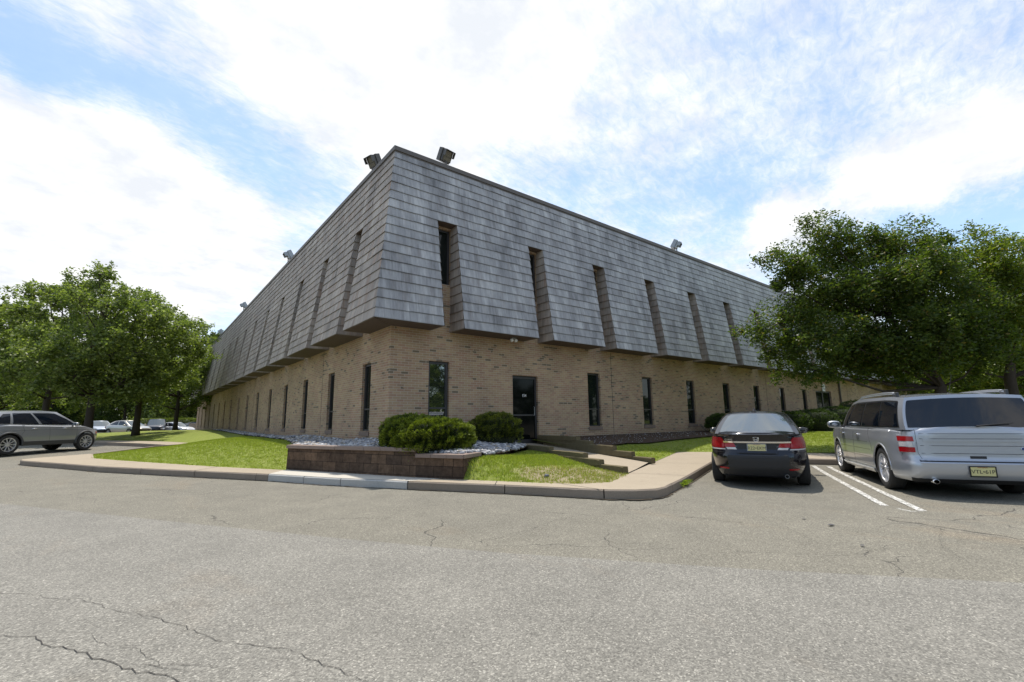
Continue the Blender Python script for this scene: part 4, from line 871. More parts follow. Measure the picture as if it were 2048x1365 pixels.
def bush(loc, rx, ry, h, k, label, seed, pal, size=.05, sq=2.6, lobes=None, group=None, rz=0, name='bush'):
    rs = np.random.RandomState(seed); t = empty(name, loc, rz, label=label, category='bush' if name == 'bush' else 'hedge', group=group)
    lobes = lobes or [(0, 0, rx, ry, h)]; Ps = []; Ns = []; Cl = []; mb = MB()
    for (ox, oy, lx, ly, lh) in lobes:
        kk = int(k*lx*ly/sum(a[2]*a[3] for a in lobes)); d = rs.normal(size=(kk, 3)); d[:, 2] = np.abs(d[:, 2])*1.0-.25
        d /= (np.abs(d)**sq).sum(1)[:, None]**(1/sq)
        q_ = d*np.array([lx, ly, lh]); cl = np.zeros(kk); r5 = np.random.RandomState(5)
        for fr in (9, 14, 22, 33):
            for _ in range(4): w_ = r5.normal(size=3); w_ /= np.linalg.norm(w_); cl += np.sin(q_@w_*fr*1.6+r5.uniform(0, 6.28))*.5
        cl = np.clip(cl/1.9, -1, 1); bmp = 1+.05*np.sin(d[:, 0]*7+seed)*np.cos(d[:, 1]*6+d[:, 2]*5)+rs.normal(0, .018, kk)-.08*(rs.rand(kk)**3)+.055*cl/max(lx, .8 if name == 'bush' else 99); Cl.append(cl)
        zc = lh*.42; p = np.stack([ox+d[:, 0]*lx*bmp, oy+d[:, 1]*ly*bmp, zc+d[:, 2]*(lh-zc)*bmp], 1); Cl[-1] = Cl[-1][p[:, 2] > .0]; p = p[p[:, 2] > .0]
        nn = p-np.array([ox, oy, zc]); nn[:, 2] = nn[:, 2]+.35; nn /= np.linalg.norm(nn, axis=1)[:, None]; Ps.append(p); Ns.append(nn)
        prof = [(0.001, 0), (.72, 0), (.84, .2), (.86, .5), (.78, .75), (.55, .86), (.001, .88)]; b0 = len(mb.v); mb.lathe(prof, 'z', 20)
        for i in range(b0, len(mb.v)): x, y, z = mb.v[i]; mb.v[i] = (ox+x*lx, oy+y*ly, z*lh)
    P_ = np.concatenate(Ps); V, F, C = leaves(P_, size, rs, pal, asp=.38, nrm=np.concatenate(Ns)*.9)
    cl = np.concatenate(Cl)[:, None]; C = np.array(pal[0])+(np.array(pal[1])-np.array(pal[0]))*np.clip(.5+.55*cl+rs.normal(0, .16, cl.shape), 0, 1.25)
    mb.build('dark_core', M['bushcore'], t, smooth=True); nmesh('foliage', V, F, M['needle'], parent=t, cols=C)  # solid dark core added inside the foliage in place of modelled twigs
    return t
M['bushcore'] = mat('bush interior', (.02, .026, .01), .95)
PY = [(.026, .045, .008), (.19, .23, .022)]; PG = [(.025, .048, .008), (.07, .11, .016)]
bush((-.12, -2.25, .46), 1, 1, .9, 42000, 'large clipped yew bush overhanging the planter wall at the building corner', 1, PY, .055, lobes=[(.06, -.32, .84, .72, .84), (-.20, .22, .66, .62, .92)])
bush((2.74, -.98, .5), .72, .64, .94, 17000, 'rounded clipped bush on the white stones between corner window and door', 2, PG if 0 else [(.028, .042, .008), (.17, .19, .02)], .05, rz=.2)
def onwall(u, y):
    d_ = fw+r2*((u-1024)/931.22)-u2*((840-682.5)/931.22); t_ = (y-CAM.y)/d_.y; return CAM+d_*t_
for i, (u, y, rx, h, lb) in enumerate([(1446, -1.0, .75, .85, 'dark bush against the wall left of the black car'), (1583, -2.2, .85, .95, 'rounded light green bush just right of the black car'), (1628, -2.4, 1.1, 1.05, 'wide dark bush second to the right of the black car'), (1672, -2.2, 1.2, 1.2, 'bush below the far double door'), (1712, -1.6, 1.0, 1.6, 'bush right of the far double door, partly behind the wagon')]):
    p = onwall(u, y); bush((p.x, y, zC(p.x, y)-.02), rx, rx*.9, h, 9000, lb, 40+i, PG, .06, group='clipped bushes along the right wall')
h0 = at(255, 848, 64); h1 = at(402, 848, 64); hl = math.hypot(h1.x-h0.x, h1.y-h0.y)
bush(((h0.x+h1.x)/2, (h0.y+h1.y)/2, .2), hl/2, .9, 1.8, 16000, 'long clipped yellow green hedge behind the far cars', 60, [(.10, .14, .02), (.22, .26, .04)], .16, sq=7, rz=math.atan2(h1.y-h0.y, h1.x-h0.x), name='hedge')
# woodland ring closing the view all round
rs = np.random.RandomState(77); k = 60000; a = rs.uniform(0, 2*math.pi, k); hh = 9+3*np.sin(a*9)+2*np.sin(a*23+1)+1.5*np.sin(a*51)+1.0*np.sin(a*97); dep = rs.uniform(0, 9, k); zz = rs.rand(k)**.8*hh
rr_ = 1+dep/110+.02*np.sin(a*31); V, F, C = leaves(np.stack([35+np.cos(a)*132*rr_, 22+np.sin(a)*112*rr_, zz+.1], 1), 1.25, rs, [(.028, .05, .012), (.10, .14, .028)], asp=.7)
nmesh('distant_woodland', V, F, M['leaf'], cols=C, kind='stuff', label='far belt of woodland closing the horizon')
# weed at the kerb
rs = np.random.RandomState(9); wp = np.stack([rs.normal(0, .16, 260), rs.normal(0, .035, 260), np.abs(rs.normal(0, .025, 260))], 1)
V, F, C = leaves(wp, .045, rs, [(.10, .16, .02), (.26, .30, .04)], asp=.6); o = nmesh('weed', V, F, M['leaf'], cols=C, label='small weed growing at the foot of the kerb beside the black car', category='weed'); o.location = (3.15, -6.50, .02); o.rotation_euler = (0, 0, R(21))
# ---------------------------------------------------------------- vehicles
def lut(pts):
    xs = [p[0] for p in pts]; ys = [p[1] for p in pts]
    def f(x):
        if x <= xs[0]: return ys[0]
        if x >= xs[-1]: return ys[-1]
        for i in range(len(xs)-1):
            if x <= xs[i+1]:
                t = (x-xs[i])/(xs[i+1]-xs[i]); t = t*.5+.5*smooth(t); return ys[i]+(ys[i+1]-ys[i])*t
    return f
def paint(name, c, metal=0, rough=.3, coat=1.0, spec=.5): return mat(name, c, rough, metal, spec, coat)
M['red'] = mat('red lamp lens', (.33, .004, .008), .2, spec=.4, coat=.3); M['clear'] = mat('clear lamp lens', (.62, .60, .60), .1, spec=.8, coat=.6)
M['headl'] = mat('headlamp lens', (.45, .46, .48), .08, spec=1.0, coat=1); M['amber'] = mat('amber lens', (.5, .12, .03), .15, coat=.6)
M['cglass'] = mat('car glass', (.006, .009, .016), .02, spec=.6, IOR=1.5); M['cglass_l'] = mat('car rear glass', (.045, .065, .075), .02, spec=.8, IOR=1.65, coat=.5)
M['yellow'] = mat('licence plate yellow', (.62, .56, .26), .5); M['navy'] = mat('dark lettering', (.03, .03, .035), .5)
M['seam'] = mat('panel gap', (.012, .012, .013), .8); M['matteblack'] = mat('textured black plastic', (.022, .022, .024), .6)
M['grey_clad'] = mat('dark grey cladding', (.05, .052, .055), .6); M['bluebadge'] = mat('blue badge', (.01, .03, .15), .25, coat=1)
class Car:
    def __init__(c, name, loc, rz, label, body, **k):
        c.__dict__.update(dict(n_f=4.5, n_r=5.5, NR=14, arch=.36, rw=.32, tw=.215, bulge_f=.22, bulge_r=.12, crown=.03, hoodcrown=.035, fine=True, tuck=.06)); c.__dict__.update(k)
        c.root = empty(name, loc, rz, label=label, category=k.get('cat', 'car'), group=k.get('group')); c.body = body
        for a in ('xf', 'xr', 'bw', 'ztop', 'zroof'): setattr(c, a, lut(getattr(c, a)))
        c.wx = (-c.wb/2, c.wb/2); c.hull(); c.cabin(); c.under()
    def plan(c, z): xf, xr = c.xf(z), c.xr(z); return (xf+xr)/2, (xf-xr)/2
    def yy(c, s, z):
        n = c.n_f if s > 0 else c.n_r; return c.bw(z)*max(0, 1-abs(s)**n)**(1/n)
    def zlow(c, x):
        z = c.zbot
        for w in c.wx:
            d_ = abs(x-w)
            if d_ < c.arch: z = max(z, c.rw+math.sqrt(c.arch**2-d_**2)*1.0)
        return z
    def hull(c):
        a0c, a0 = c.plan(.7); ss = []
        step = .05 if c.fine else .10
        x = -.80
        xs = []
        for w in c.wx:
            m_ = 12 if c.fine else 7
            for i in range(-m_, m_+1): xs.append(w+c.arch*math.sin(i/m_*math.pi/2)*(1 if abs(i) < m_ else 1.0005))
        L0, L1 = a0c-a0*.78, a0c+a0*.78; k = int((L1-L0)/step)
        for i in range(k+1):
            q = L0+(L1-L0)*i/k
            if all(abs(q-w) > c.arch+.01 for w in c.wx): xs.append(q)
        ss = [(q-a0c)/a0 for q in xs if -.95 < (q-a0c)/a0 < .95]
        for sg, n in ((-1, c.n_r), (1, c.n_f)):
            lim = max([abs(s) for s in ss if s*sg > 0]); q0 = (1-lim**n)**(1/n); kk = 12 if c.fine else 7
            for i in range(kk+1):
                q = q0*(1-i/kk)**1.0
                if i: ss.append(sg*(1-min(1, q)**n)**(1/n))
        ss = sorted(set(round(s, 6) for s in ss)); N = len(ss); NR = c.NR; v = []; f = []; Lf = []
        def row(s, kk):
            x0 = a0c+a0*s; zl = c.zlow(x0); zt = c.ztop(x0); z = zl+(zt-zl)*kk/NR
            xc, a = c.plan(z); y = c.yy(s, z); u = max(0, (z-(zt-c.tuck))/c.tuck)
            return (xc+a*s*(1-.006*u*u), y*(1-.055*u*u), z-.012*u*u*u)
        for sg in (1, -1):
            for s in ss:
                for kk in range(NR+1):
                    x, y, z = row(s, kk); v.append((x, sg*y, z))
        I = lambda side, i, k: (side*N+i)*(NR+1)+k
        for side in (0, 1):
            for i in range(N-1):
                for k in range(NR): f.append((I(side, i, k), I(side, i+1, k), I(side, i+1, k+1), I(side, i, k+1)) if side else (I(side, i, k), I(side, i, k+1), I(side, i+1, k+1), I(side, i+1, k)))
        m = 8; base = len(v)
        for i, s in enumerate(ss):
            x, y, z = row(s, NR)
            for j in range(1, m): q = 1-2*j/m; v.append((x, y*q, z+c.hoodcrown*(1-q**4)*min(1, y/.4)))
        def T(i, j): return I(0, i, NR) if j == 0 else I(1, i, NR) if j == m else base+i*(m-1)+j-1
        for i in range(N-1):
            for j in range(m): f.append((T(i, j), T(i, j+1), T(i+1, j+1), T(i+1, j)))
        o = mk('body', v, f, c.body, c.root, True)
        try: o.data.set_sharp_from_angle(angle=R(38))
        except Exception: pass
        c.hull_o = o
    def GS(c, sg, s, v):
        xb = c.xb_r+(c.xb_f-c.xb_r)*s; xt = c.xt_r+(c.xt_f-c.xt_r)*s
        e = abs(2*s-1)**5; yb = c.wb_*(1-.07*e); yt = c.wt_*(1-.06*e)
        return (xb+(xt-xb)*v, sg*(yb+(yt-yb)*v+.03*4*v*(1-v)), (c.ztop(xb)-.035)*(1-v)+c.zroof(xt)*v)
    def GF(c, q, v, front=True):
        x, y, z = c.GS(1, 1 if front else 0, v); b = c.bulge_f if front else -c.bulge_r
        return (x+b*(1-q*q), q*y, z+c.crown*(1-q*q)*v+(.0 if front else 0))
    def cabin(c):
        v = []; f = []; S_ = 24; Vn = 8; Q = 12
        def grid(fn, nu, nv, flip=False):
            b = len(v)
            for i in range(nu+1):
                for j in range(nv+1): v.append(fn(i/nu, j/nv))
            for i in range(nu):
                for j in range(nv):
                    q = (b+i*(nv+1)+j, b+(i+1)*(nv+1)+j, b+(i+1)*(nv+1)+j+1, b+i*(nv+1)+j+1); f.append(q[::-1] if flip else q)
        grid(lambda a, b: c.GS(1, a, b), S_, Vn, True); grid(lambda a, b: c.GS(-1, a, b), S_, Vn)
        grid(lambda a, b: c.GF(2*a-1, b, True), Q, Vn); grid(lambda a, b: c.GF(2*a-1, b, False), Q, Vn, True)
        def roof(a, b):
            q = 2*b-1; x, y, z = c.GS(1, a, 1); return (x+c.bulge_f*(1-q*q)*a**5-c.bulge_r*(1-q*q)*(1-a)**5, q*y, z+c.crown*(1-q*q)+.012*(1-q**8)*min(1, 6*a*(1-a)))
        grid(roof, S_, Q)
        o = mk('cabin', v, f, c.body, c.root, True)
        try: o.data.set_sharp_from_angle(angle=R(50))
        except Exception: pass
    def under(c):
        mb = MB(); w = c.bw(.4)-c.tw-.06; xf, xr = c.xf(.3)-.25, c.xr(.3)+.2; mb.box(xr, xf, -w, w, c.zbot+.0, .52)
        mb.box(c.wx[0]+c.arch, c.wx[1]-c.arch, -w-c.tw+.02, w+c.tw-.02, c.zbot+.01, .5)
        for a, b in ((xr, c.wx[0]-c.arch), (c.wx[1]+c.arch, xf)): mb.box(a, b, -w*.92, w*.92, c.zbot+.01, .5)
        mb.build('underbody', M['dirt'], c.root)
    def BS(c, sg):
        def fn(x, z):
            xc, a = c.plan(z); s = max(-1, min(1, (x-xc)/a)); zt = c.ztop(x); u = max(0, (z-(zt-c.tuck))/c.tuck); return (x, sg*c.yy(s, z)*(1-.055*u*u), z)
        return fn
    def BR(c, front=False):
        def fn(y, z):
            xc, a = c.plan(z); n = c.n_f if front else c.n_r; b = c.bw(z); q = min(.9999, abs(y)/b); return (xc+(a if front else -a)*(1-q**n)**(1/n), y, z)
        return fn
    def patch(c, name, fn, rows, m, off=.004, nu=10, nv=8, th=.012, parent=None, **kw):
        rows = sorted(rows); v = []; f = []
        vs = []
        tot = rows[-1][0]-rows[0][0]
        for r0, r1 in zip(rows[:-1], rows[1:]):
            k = max(1, round(nv*(r1[0]-r0[0])/tot))
            for i in range(k): t = i/k; vs.append(tuple(r0[j]+(r1[j]-r0[j])*t for j in range(3)))
        vs.append(rows[-1]); e = 1e-3; cen = Vector((0, 0, .7)); K = nu+1; P_ = []
        for (vv, u0, u1) in vs:
            for i in range(K):
                u = u0+(u1-u0)*i/nu; p = Vector(fn(u, vv)); a = Vector(fn(u+e, vv))-Vector(fn(u-e, vv)); b = Vector(fn(u, vv+e))-Vector(fn(u, vv-e)); nn = a.cross(b)
                nn = nn.normalized() if nn.length > 1e-12 else Vector((0, 0, 1))
                ref = p-cen; ref.z *= .5; ref.x *= .35
                if nn.dot(ref) < 0: nn = -nn
                P_.append((p, nn))
        for p, nn in P_: v.append(tuple(p+nn*off))
        R_ = len(vs); 
        for j in range(R_-1):
            for i in range(nu): f.append((j*K+i, j*K+i+1, (j+1)*K+i+1, (j+1)*K+i))
        rim = [i for i in range(K)]+[j*K+nu for j in range(1, R_)]+[(R_-1)*K+i for i in range(nu-1, -1, -1)]+[j*K for j in range(R_-2, 0, -1)]
        b0 = len(v)
        for i in rim: p, nn = P_[i]; v.append(tuple(p+nn*(off-th)))
        for k in range(len(rim)): k2 = (k+1) % len(rim); f.append((rim[k], rim[k2], b0+k2, b0+k))
        o = mk(name, v, f, m, parent or c.root, True, **kw)
        bm = bmesh.new(); bm.from_mesh(o.data); bmesh.ops.recalc_face_normals(bm, faces=bm.faces[:]); bm.to_mesh(o.data); bm.free()
        try: o.data.set_sharp_from_angle(angle=R(40))
        except Exception: pass
        return o
    def seams(c, lines, w=.007, parent=None):
        mb = MB()
        for fn, pts in lines:
            P_ = []
            for a, b in zip(pts[:-1], pts[1:]):
                for i in range(8): P_.append((a[0]+(b[0]-a[0])*i/8, a[1]+(b[1]-a[1])*i/8))
            P_.append(pts[-1]); mb.tube([fn(*p) for p in P_], w/2, 5)
        mb.build('panel_gap', M['seam'], parent or c.root)
    def wheels(c, spokes, style, rimm=None):
        rimm = rimm or M['alloy']; R_, w = c.rw, c.tw; rr = R_*c.rimf; mb = MB()
        mb.lathe([(rr-.005, -w/2+.03), (rr, -w/2+.012), (R_*.86, -w/2-.004), (R_*.97, -w/2+.012), (R_, -w/2+.035), (R_, w/2-.035), (R_*.97, w/2-.012), (R_*.86, w/2+.004), (rr, w/2-.012), (rr-.005, w/2-.03)], 'y', 40)
        for g_ in (-.05, 0, .05): mb.lathe([(R_-.001, g_-.004), (R_+.002, g_), (R_-.001, g_+.004)], 'y', 40)
        tyre = mb; rm = MB(); ox = -w/2+.02
        rm.lathe([(rr, ox-.012), (rr*.93, ox-.008), (rr*.90, ox+.03), (rr*.86, ox+.13)], 'y', 40)
        rm.lathe([(.001, ox+.008), (.030, ox+.006), (.034, ox+.016), (.075, ox+.022), (.08, ox+.05)], 'y', 20)
        for i in range(spokes):
            for q in ((0,) if style == 1 else (-1, 1)):
                a0 = 2*math.pi*i/spokes; da = q*(.10 if style == 2 else .16); da2 = q*(.10 if style == 2 else .045)
                def pt(r, a, wd, y): return (r*math.cos(a)-wd*math.sin(a), y, r*math.sin(a)+wd*math.cos(a))
                wi, wo_ = (.020, .015) if style != 1 else (.034, .028) if spokes < 9 else (.018, .026)
                a1, a2 = (a0+da2, a0+da) if style == 2 else (a0+da2, a0+da)
                b = len(rm.v)
                for (r, a, wd, y) in ((.06, a1, wi, ox+.012), (rr*.5, (a1+a2)/2, (wi+wo_)/2, ox-.002), (rr*.93, a2, wo_, ox+.0)):
                    rm.v += [pt(r, a, -wd/2, y), pt(r, a, wd/2, y), pt(r, a, wd/2*1.3, y+.03), pt(r, a, -wd/2*1.3, y+.03)]; rm.uv += [(0, 0)]*4
                for k in range(2):
                    for j in range(4): rm.f.append((b+k*4+j, b+k*4+(j+1) % 4, b+(k+1)*4+(j+1) % 4, b+(k+1)*4+j)); rm.mi.append(0)
        dk = MB(); dk.lathe([(.001, .02), (rr*.88, .02)], 'y', 24); dk.lathe([(.02, ox+.06), (rr*.62, ox+.06), (rr*.62, ox+.075)], 'y', 24)
        t0 = r0 = None
        for wx_ in c.wx:
            for sg in (-1, 1):
                if t0 is None:
                    t0 = tyre.build('wheel', M['rubber'], c.root, smooth=True); r0 = rm.build('rim', rimm, t0); d0 = dk.build('brake_disc', M['matteblack'], t0); t_ = t0
                    for o in (t0,):
                        try: o.data.set_sharp_from_angle(angle=R(40))
                        except Exception: pass
                else:
                    t_ = t0.copy(); COL.objects.link(t_); t_.parent = c.root; r_ = r0.copy(); COL.objects.link(r_); r_.parent = t_; d_ = d0.copy(); COL.objects.link(d_); d_.parent = t_
                t_.location = (wx_, sg*(c.bw(.5)-w/2-.015), R_); t_.rotation_euler = (0, random.Random(wx_+sg).uniform(0, 1.2), 0 if sg < 0 else math.pi)
    def mirror(c, x, z, s=1.0):
        for sg in (-1, 1):
            v = []; f = []; y0 = c.wb_+.02; n1, n2 = 12, 8
            for i in range(n1):
                for j in range(n2+1):
                    a = 2*math.pi*i/n1; b = math.pi*j/n2; ca, sa, sb = math.cos(a), math.sin(a), math.sin(b)**.6; pw_ = lambda q: math.copysign(abs(q)**.7, q)
                    v.append((x+.08*s*pw_(sa)*sb-.01, sg*(y0+.15*s-.115*s*math.cos(b)), z+.075*s*pw_(ca)*sb))
            for i in range(n1):
                for j in range(n2): f.append((i*(n2+1)+j, i*(n2+1)+j+1, ((i+1) % n1)*(n2+1)+j+1, ((i+1) % n1)*(n2+1)+j))
            o = mk('wing_mirror', v, f, c.body, c.root, True)
            mb = MB(); mb.tube([(x+.02, sg*(y0-.06), z-.05), (x, sg*(y0+.08), z-.03)], .025); mb.build('stalk', M['matteblack'], o)
            mb = MB(); mb.box(x-.083*s, x-.078*s, sg*(y0+.15*s)-.085*s, sg*(y0+.15*s)+.085*s, z-.045*s, z+.045*s); mb.build('mirror_glass', M['cglass_l'], o)
    def plate(c, x, y, z, txt, frame=None, tilt=0):
        mb = MB(); mb.box(-.004, 0, -.152, .152, -.076, .076); o = mb.build('licence_plate', M['yellow'], c.root, bev=.003); o.location = (x, y, z); o.rotation_euler = (0, tilt, 0)
        T = lambda yy_, zz: Matrix.Translation((-.0055, yy_, zz))@Matrix(((0, 0, -1, 0), (-1, 0, 0, 0), (0, 1, 0, 0), (0, 0, 0, 1)))
        text('lettering', txt, .080, M['navy'], T(0, -.004), o, .0008, space_character=1.0); text('lettering', 'NEW JERSEY', .022, M['red'], T(0, .062), o, .0005)
        if frame:
            mb = MB()
            for (a, b, d_, e) in ((-.163, .163, .068, .082), (-.163, .163, -.084, -.064), (-.163, -.148, -.084, .082), (.148, .163, -.084, .082)): mb.box(-.008, .001, a, b, d_, e)
            mb.build('plate_frame', frame, o)
        return o
def heading(deg): return R(deg)

# black sedan
blk = paint('black car paint', (.003, .003, .007), 0, .2, .55, .45)
def civic():
    h = R(23.9); s = 10.95+2.67/2; ca = R(24.45)
    loc = (CAM.x+s*math.cos(ca), CAM.y+s*math.sin(ca), -.062)
    c = Car('parked_car', loc, h, 'black compact sedan parked tail-on beside the sidewalk, yellow plate reading R22 EKM', blk, wb=2.67, zbot=.20, rw=.315, tw=.205, arch=.365, rimf=.66,
            xf=[(.15, 2.12), (.3, 2.22), (.5, 2.25), (.7, 2.18), (.9, 2.1)], xr=[(.18, -2.10), (.26, -2.20), (.38, -2.275), (.55, -2.305), (.64, -2.29), (.70, -2.225), (.82, -2.215), (.93, -2.235), (1.0, -2.262), (1.05, -2.25)],
            bw=[(.18, .80), (.35, .855), (.55, .877), (.75, .875), (.95, .835), (1.1, .80)], ztop=[(-2.35, .985), (-2.2, 1.0), (-1.9, 1.025), (-1.5, 1.03), (-.9, 1.0), (0, .965), (.95, .945), (1.3, .91), (1.8, .83), (2.1, .73), (2.25, .66)],
            zroof=[(-1.2, 1.355), (-.6, 1.395), (0, 1.405), (.5, 1.37)], xb_r=-1.93, xb_f=1.15, xt_r=-.98, xt_f=.25, wb_=.785, wt_=.575, n_r=4.2, n_f=3.6, crown=.03, bulge_r=.10, bulge_f=.25)
    c.wheels(7, 1)
    r = c.BR(); G = c.GF
    c.patch('rear_window', lambda q, v: G(q, v, False), [(.05, -.86, .86), (.12, -.88, .88), (.86, -.86, .86), (.94, -.80, .80)], M['cglass_l'], .004, 14, 10)
    c.patch('windscreen', lambda q, v: G(q, v, True), [(.04, -.9, .9), (.94, -.88, .88)], M['cglass'], .004, 14, 10)
    for sg in (1, -1):
        f_ = lambda a, b, sg=sg: c.GS(sg, a, b)
        w = c.patch('side_window', f_, [(.12, .14, .50), (.5, .17, .49), (.88, .24, .48)], M['cglass'], .005); c.patch('side_window', f_, [(.12, .525, .95), (.5, .52, .93), (.88, .51, .88)], M['cglass'], .005)
        c.patch('tail_lamp', lambda y, z, sg=sg: r(sg*y, z), [(.725, .555, .815), (.80, .555, .835), (.86, .56, .83), (.925, .60, .80)], M['red'], .012, 10, 10, .03, label='red tail lamp')
        c.patch('tail_lamp', lambda y, z, sg=sg: r(sg*y, z), [(.745, .355, .548), (.80, .375, .548), (.828, .40, .548)], M['red'], .008, 8, 6, .02)
        c.patch('reversing_lamp', lambda y, z, sg=sg: r(sg*y, z), [(.702, .335, .50), (.740, .36, .52)], M['clear'], .012, 8, 3, .02)
        c.patch('lamp_trim', lambda y, z, sg=sg: r(sg*y, z), [(.692, .53, .80), (.718, .545, .825)], M['clear'], .014, 8, 3, .02)
        c.patch('reflector', lambda y, z, sg=sg: r(sg*y, z), [(.34, .50, .66), (.368, .50, .67)], M['red'], .006, 6, 2, .012)
        c.patch('headlight', lambda y, z, sg=sg: c.BR(True)(sg*y, z), [(.60, .50, .80), (.68, .48, .80)], M['headl'], .008)
    c.patch('chrome_bar', r, [(.828, -.56, .56), (.858, -.56, .56)], M['chrome'], .022, 24, 2, .03)
    c.patch('plate_recess', r, [(.635, -.30, .30), (.70, -.33, .33), (.79, -.33, .33), (.822, -.30, .30)], M['black'], .003, 16, 4, .006)
    c.patch('diffuser', r, [(.23, -.62, .62), (.30, -.60, .60), (.42, -.50, .50), (.56, -.52, .52), (.60, -.50, .50)], M['matteblack'], .004, 20, 8, .01)
    c.patch('boot_spoiler', r, [(.958, -.70, .70), (.992, -.68, .68)], c.body, .028, 24, 3, .05)
    c.seams([(r, [(-.56, .95), (-.555, .83), (-.36, .70), (-.33, .625), (.33, .625), (.36, .70), (.555, .83), (.56, .95)]), (r, [(-.83, .64), (-.60, .655), (-.36, .69)]), (r, [(.83, .64), (.60, .655), (.36, .69)]), (r, [(-.55, .47), (.55, .47)]), (r, [(-.55, .51), (.55, .51)]), (r, [(-.52, .55), (.52, .55)])], .008)
    c.plate(-2.246, .0, .735, 'R22•EKM', M['steel'])
    em = MB(); T = Matrix.Translation((-2.268, 0, .898))
    def bar(pts, r_): em.tube([T@Vector((0, y, z)) for y, z in pts], r_, 6)
    bar([(-.046, .034), (0, .037), (.046, .034), (.040, -.030), (.030, -.036), (0, -.037), (-.030, -.036), (-.040, -.030), (-.046, .034)], .0045)
    bar([(-.030, .030), (-.018, -.034)], .0055); bar([(.030, .030), (.018, -.034)], .0055); bar([(-.024, 0), (-.01, -.006), (.01, -.006), (.024, 0)], .005); em.build('emblem', M['chrome'], c.root)
    Tm = Matrix.Translation((-2.262, .47, .885))@Matrix(((0, 0, -1, 0), (-1, 0, 0, 0), (0, 1, 0, 0), (0, 0, 0, 1))); text('lettering', 'CIVIC', .042, M['chrome'], Tm, c.root, .003, space_character=1.3)
    ex = MB(); ex.lathe([(.03, 0), (.034, 0), (.034, .12), (.03, .12)], 'y', 16); 
    ex.v = [(y-2.26, x-.45, z+.235) for x, y, z in ex.v]; ex.build('exhaust_tip', M['steel'], c.root)
    c.mirror(.78, .99); an = MB(); an.lathe([(.001, .09), (.012, .06), (.05, 0)], 'z', 12, (-.86, 0, 1.43)); an.build('antenna', M['black'], c.root)
    for sg in (1, -1): hb = MB(); hb.tube([c.BS(sg)(x, .84) for x in (-.75, -.55)], .014); hb.build('door_handle', c.body, c.root); hb = MB(); hb.tube([c.BS(sg)(x, .82) for x in (.2, .4)], .014); hb.build('door_handle', c.body, c.root)
    c.seams([(c.BS(sg), pts) for sg in (1, -1) for pts in ([(.85, .90), (.80, .6), (.80, .24)], [(-.22, .93), (-.20, .24)], [(-1.0, .96), (-.92, .7), (-1.02, .55)])], .006)
    return c
civic()

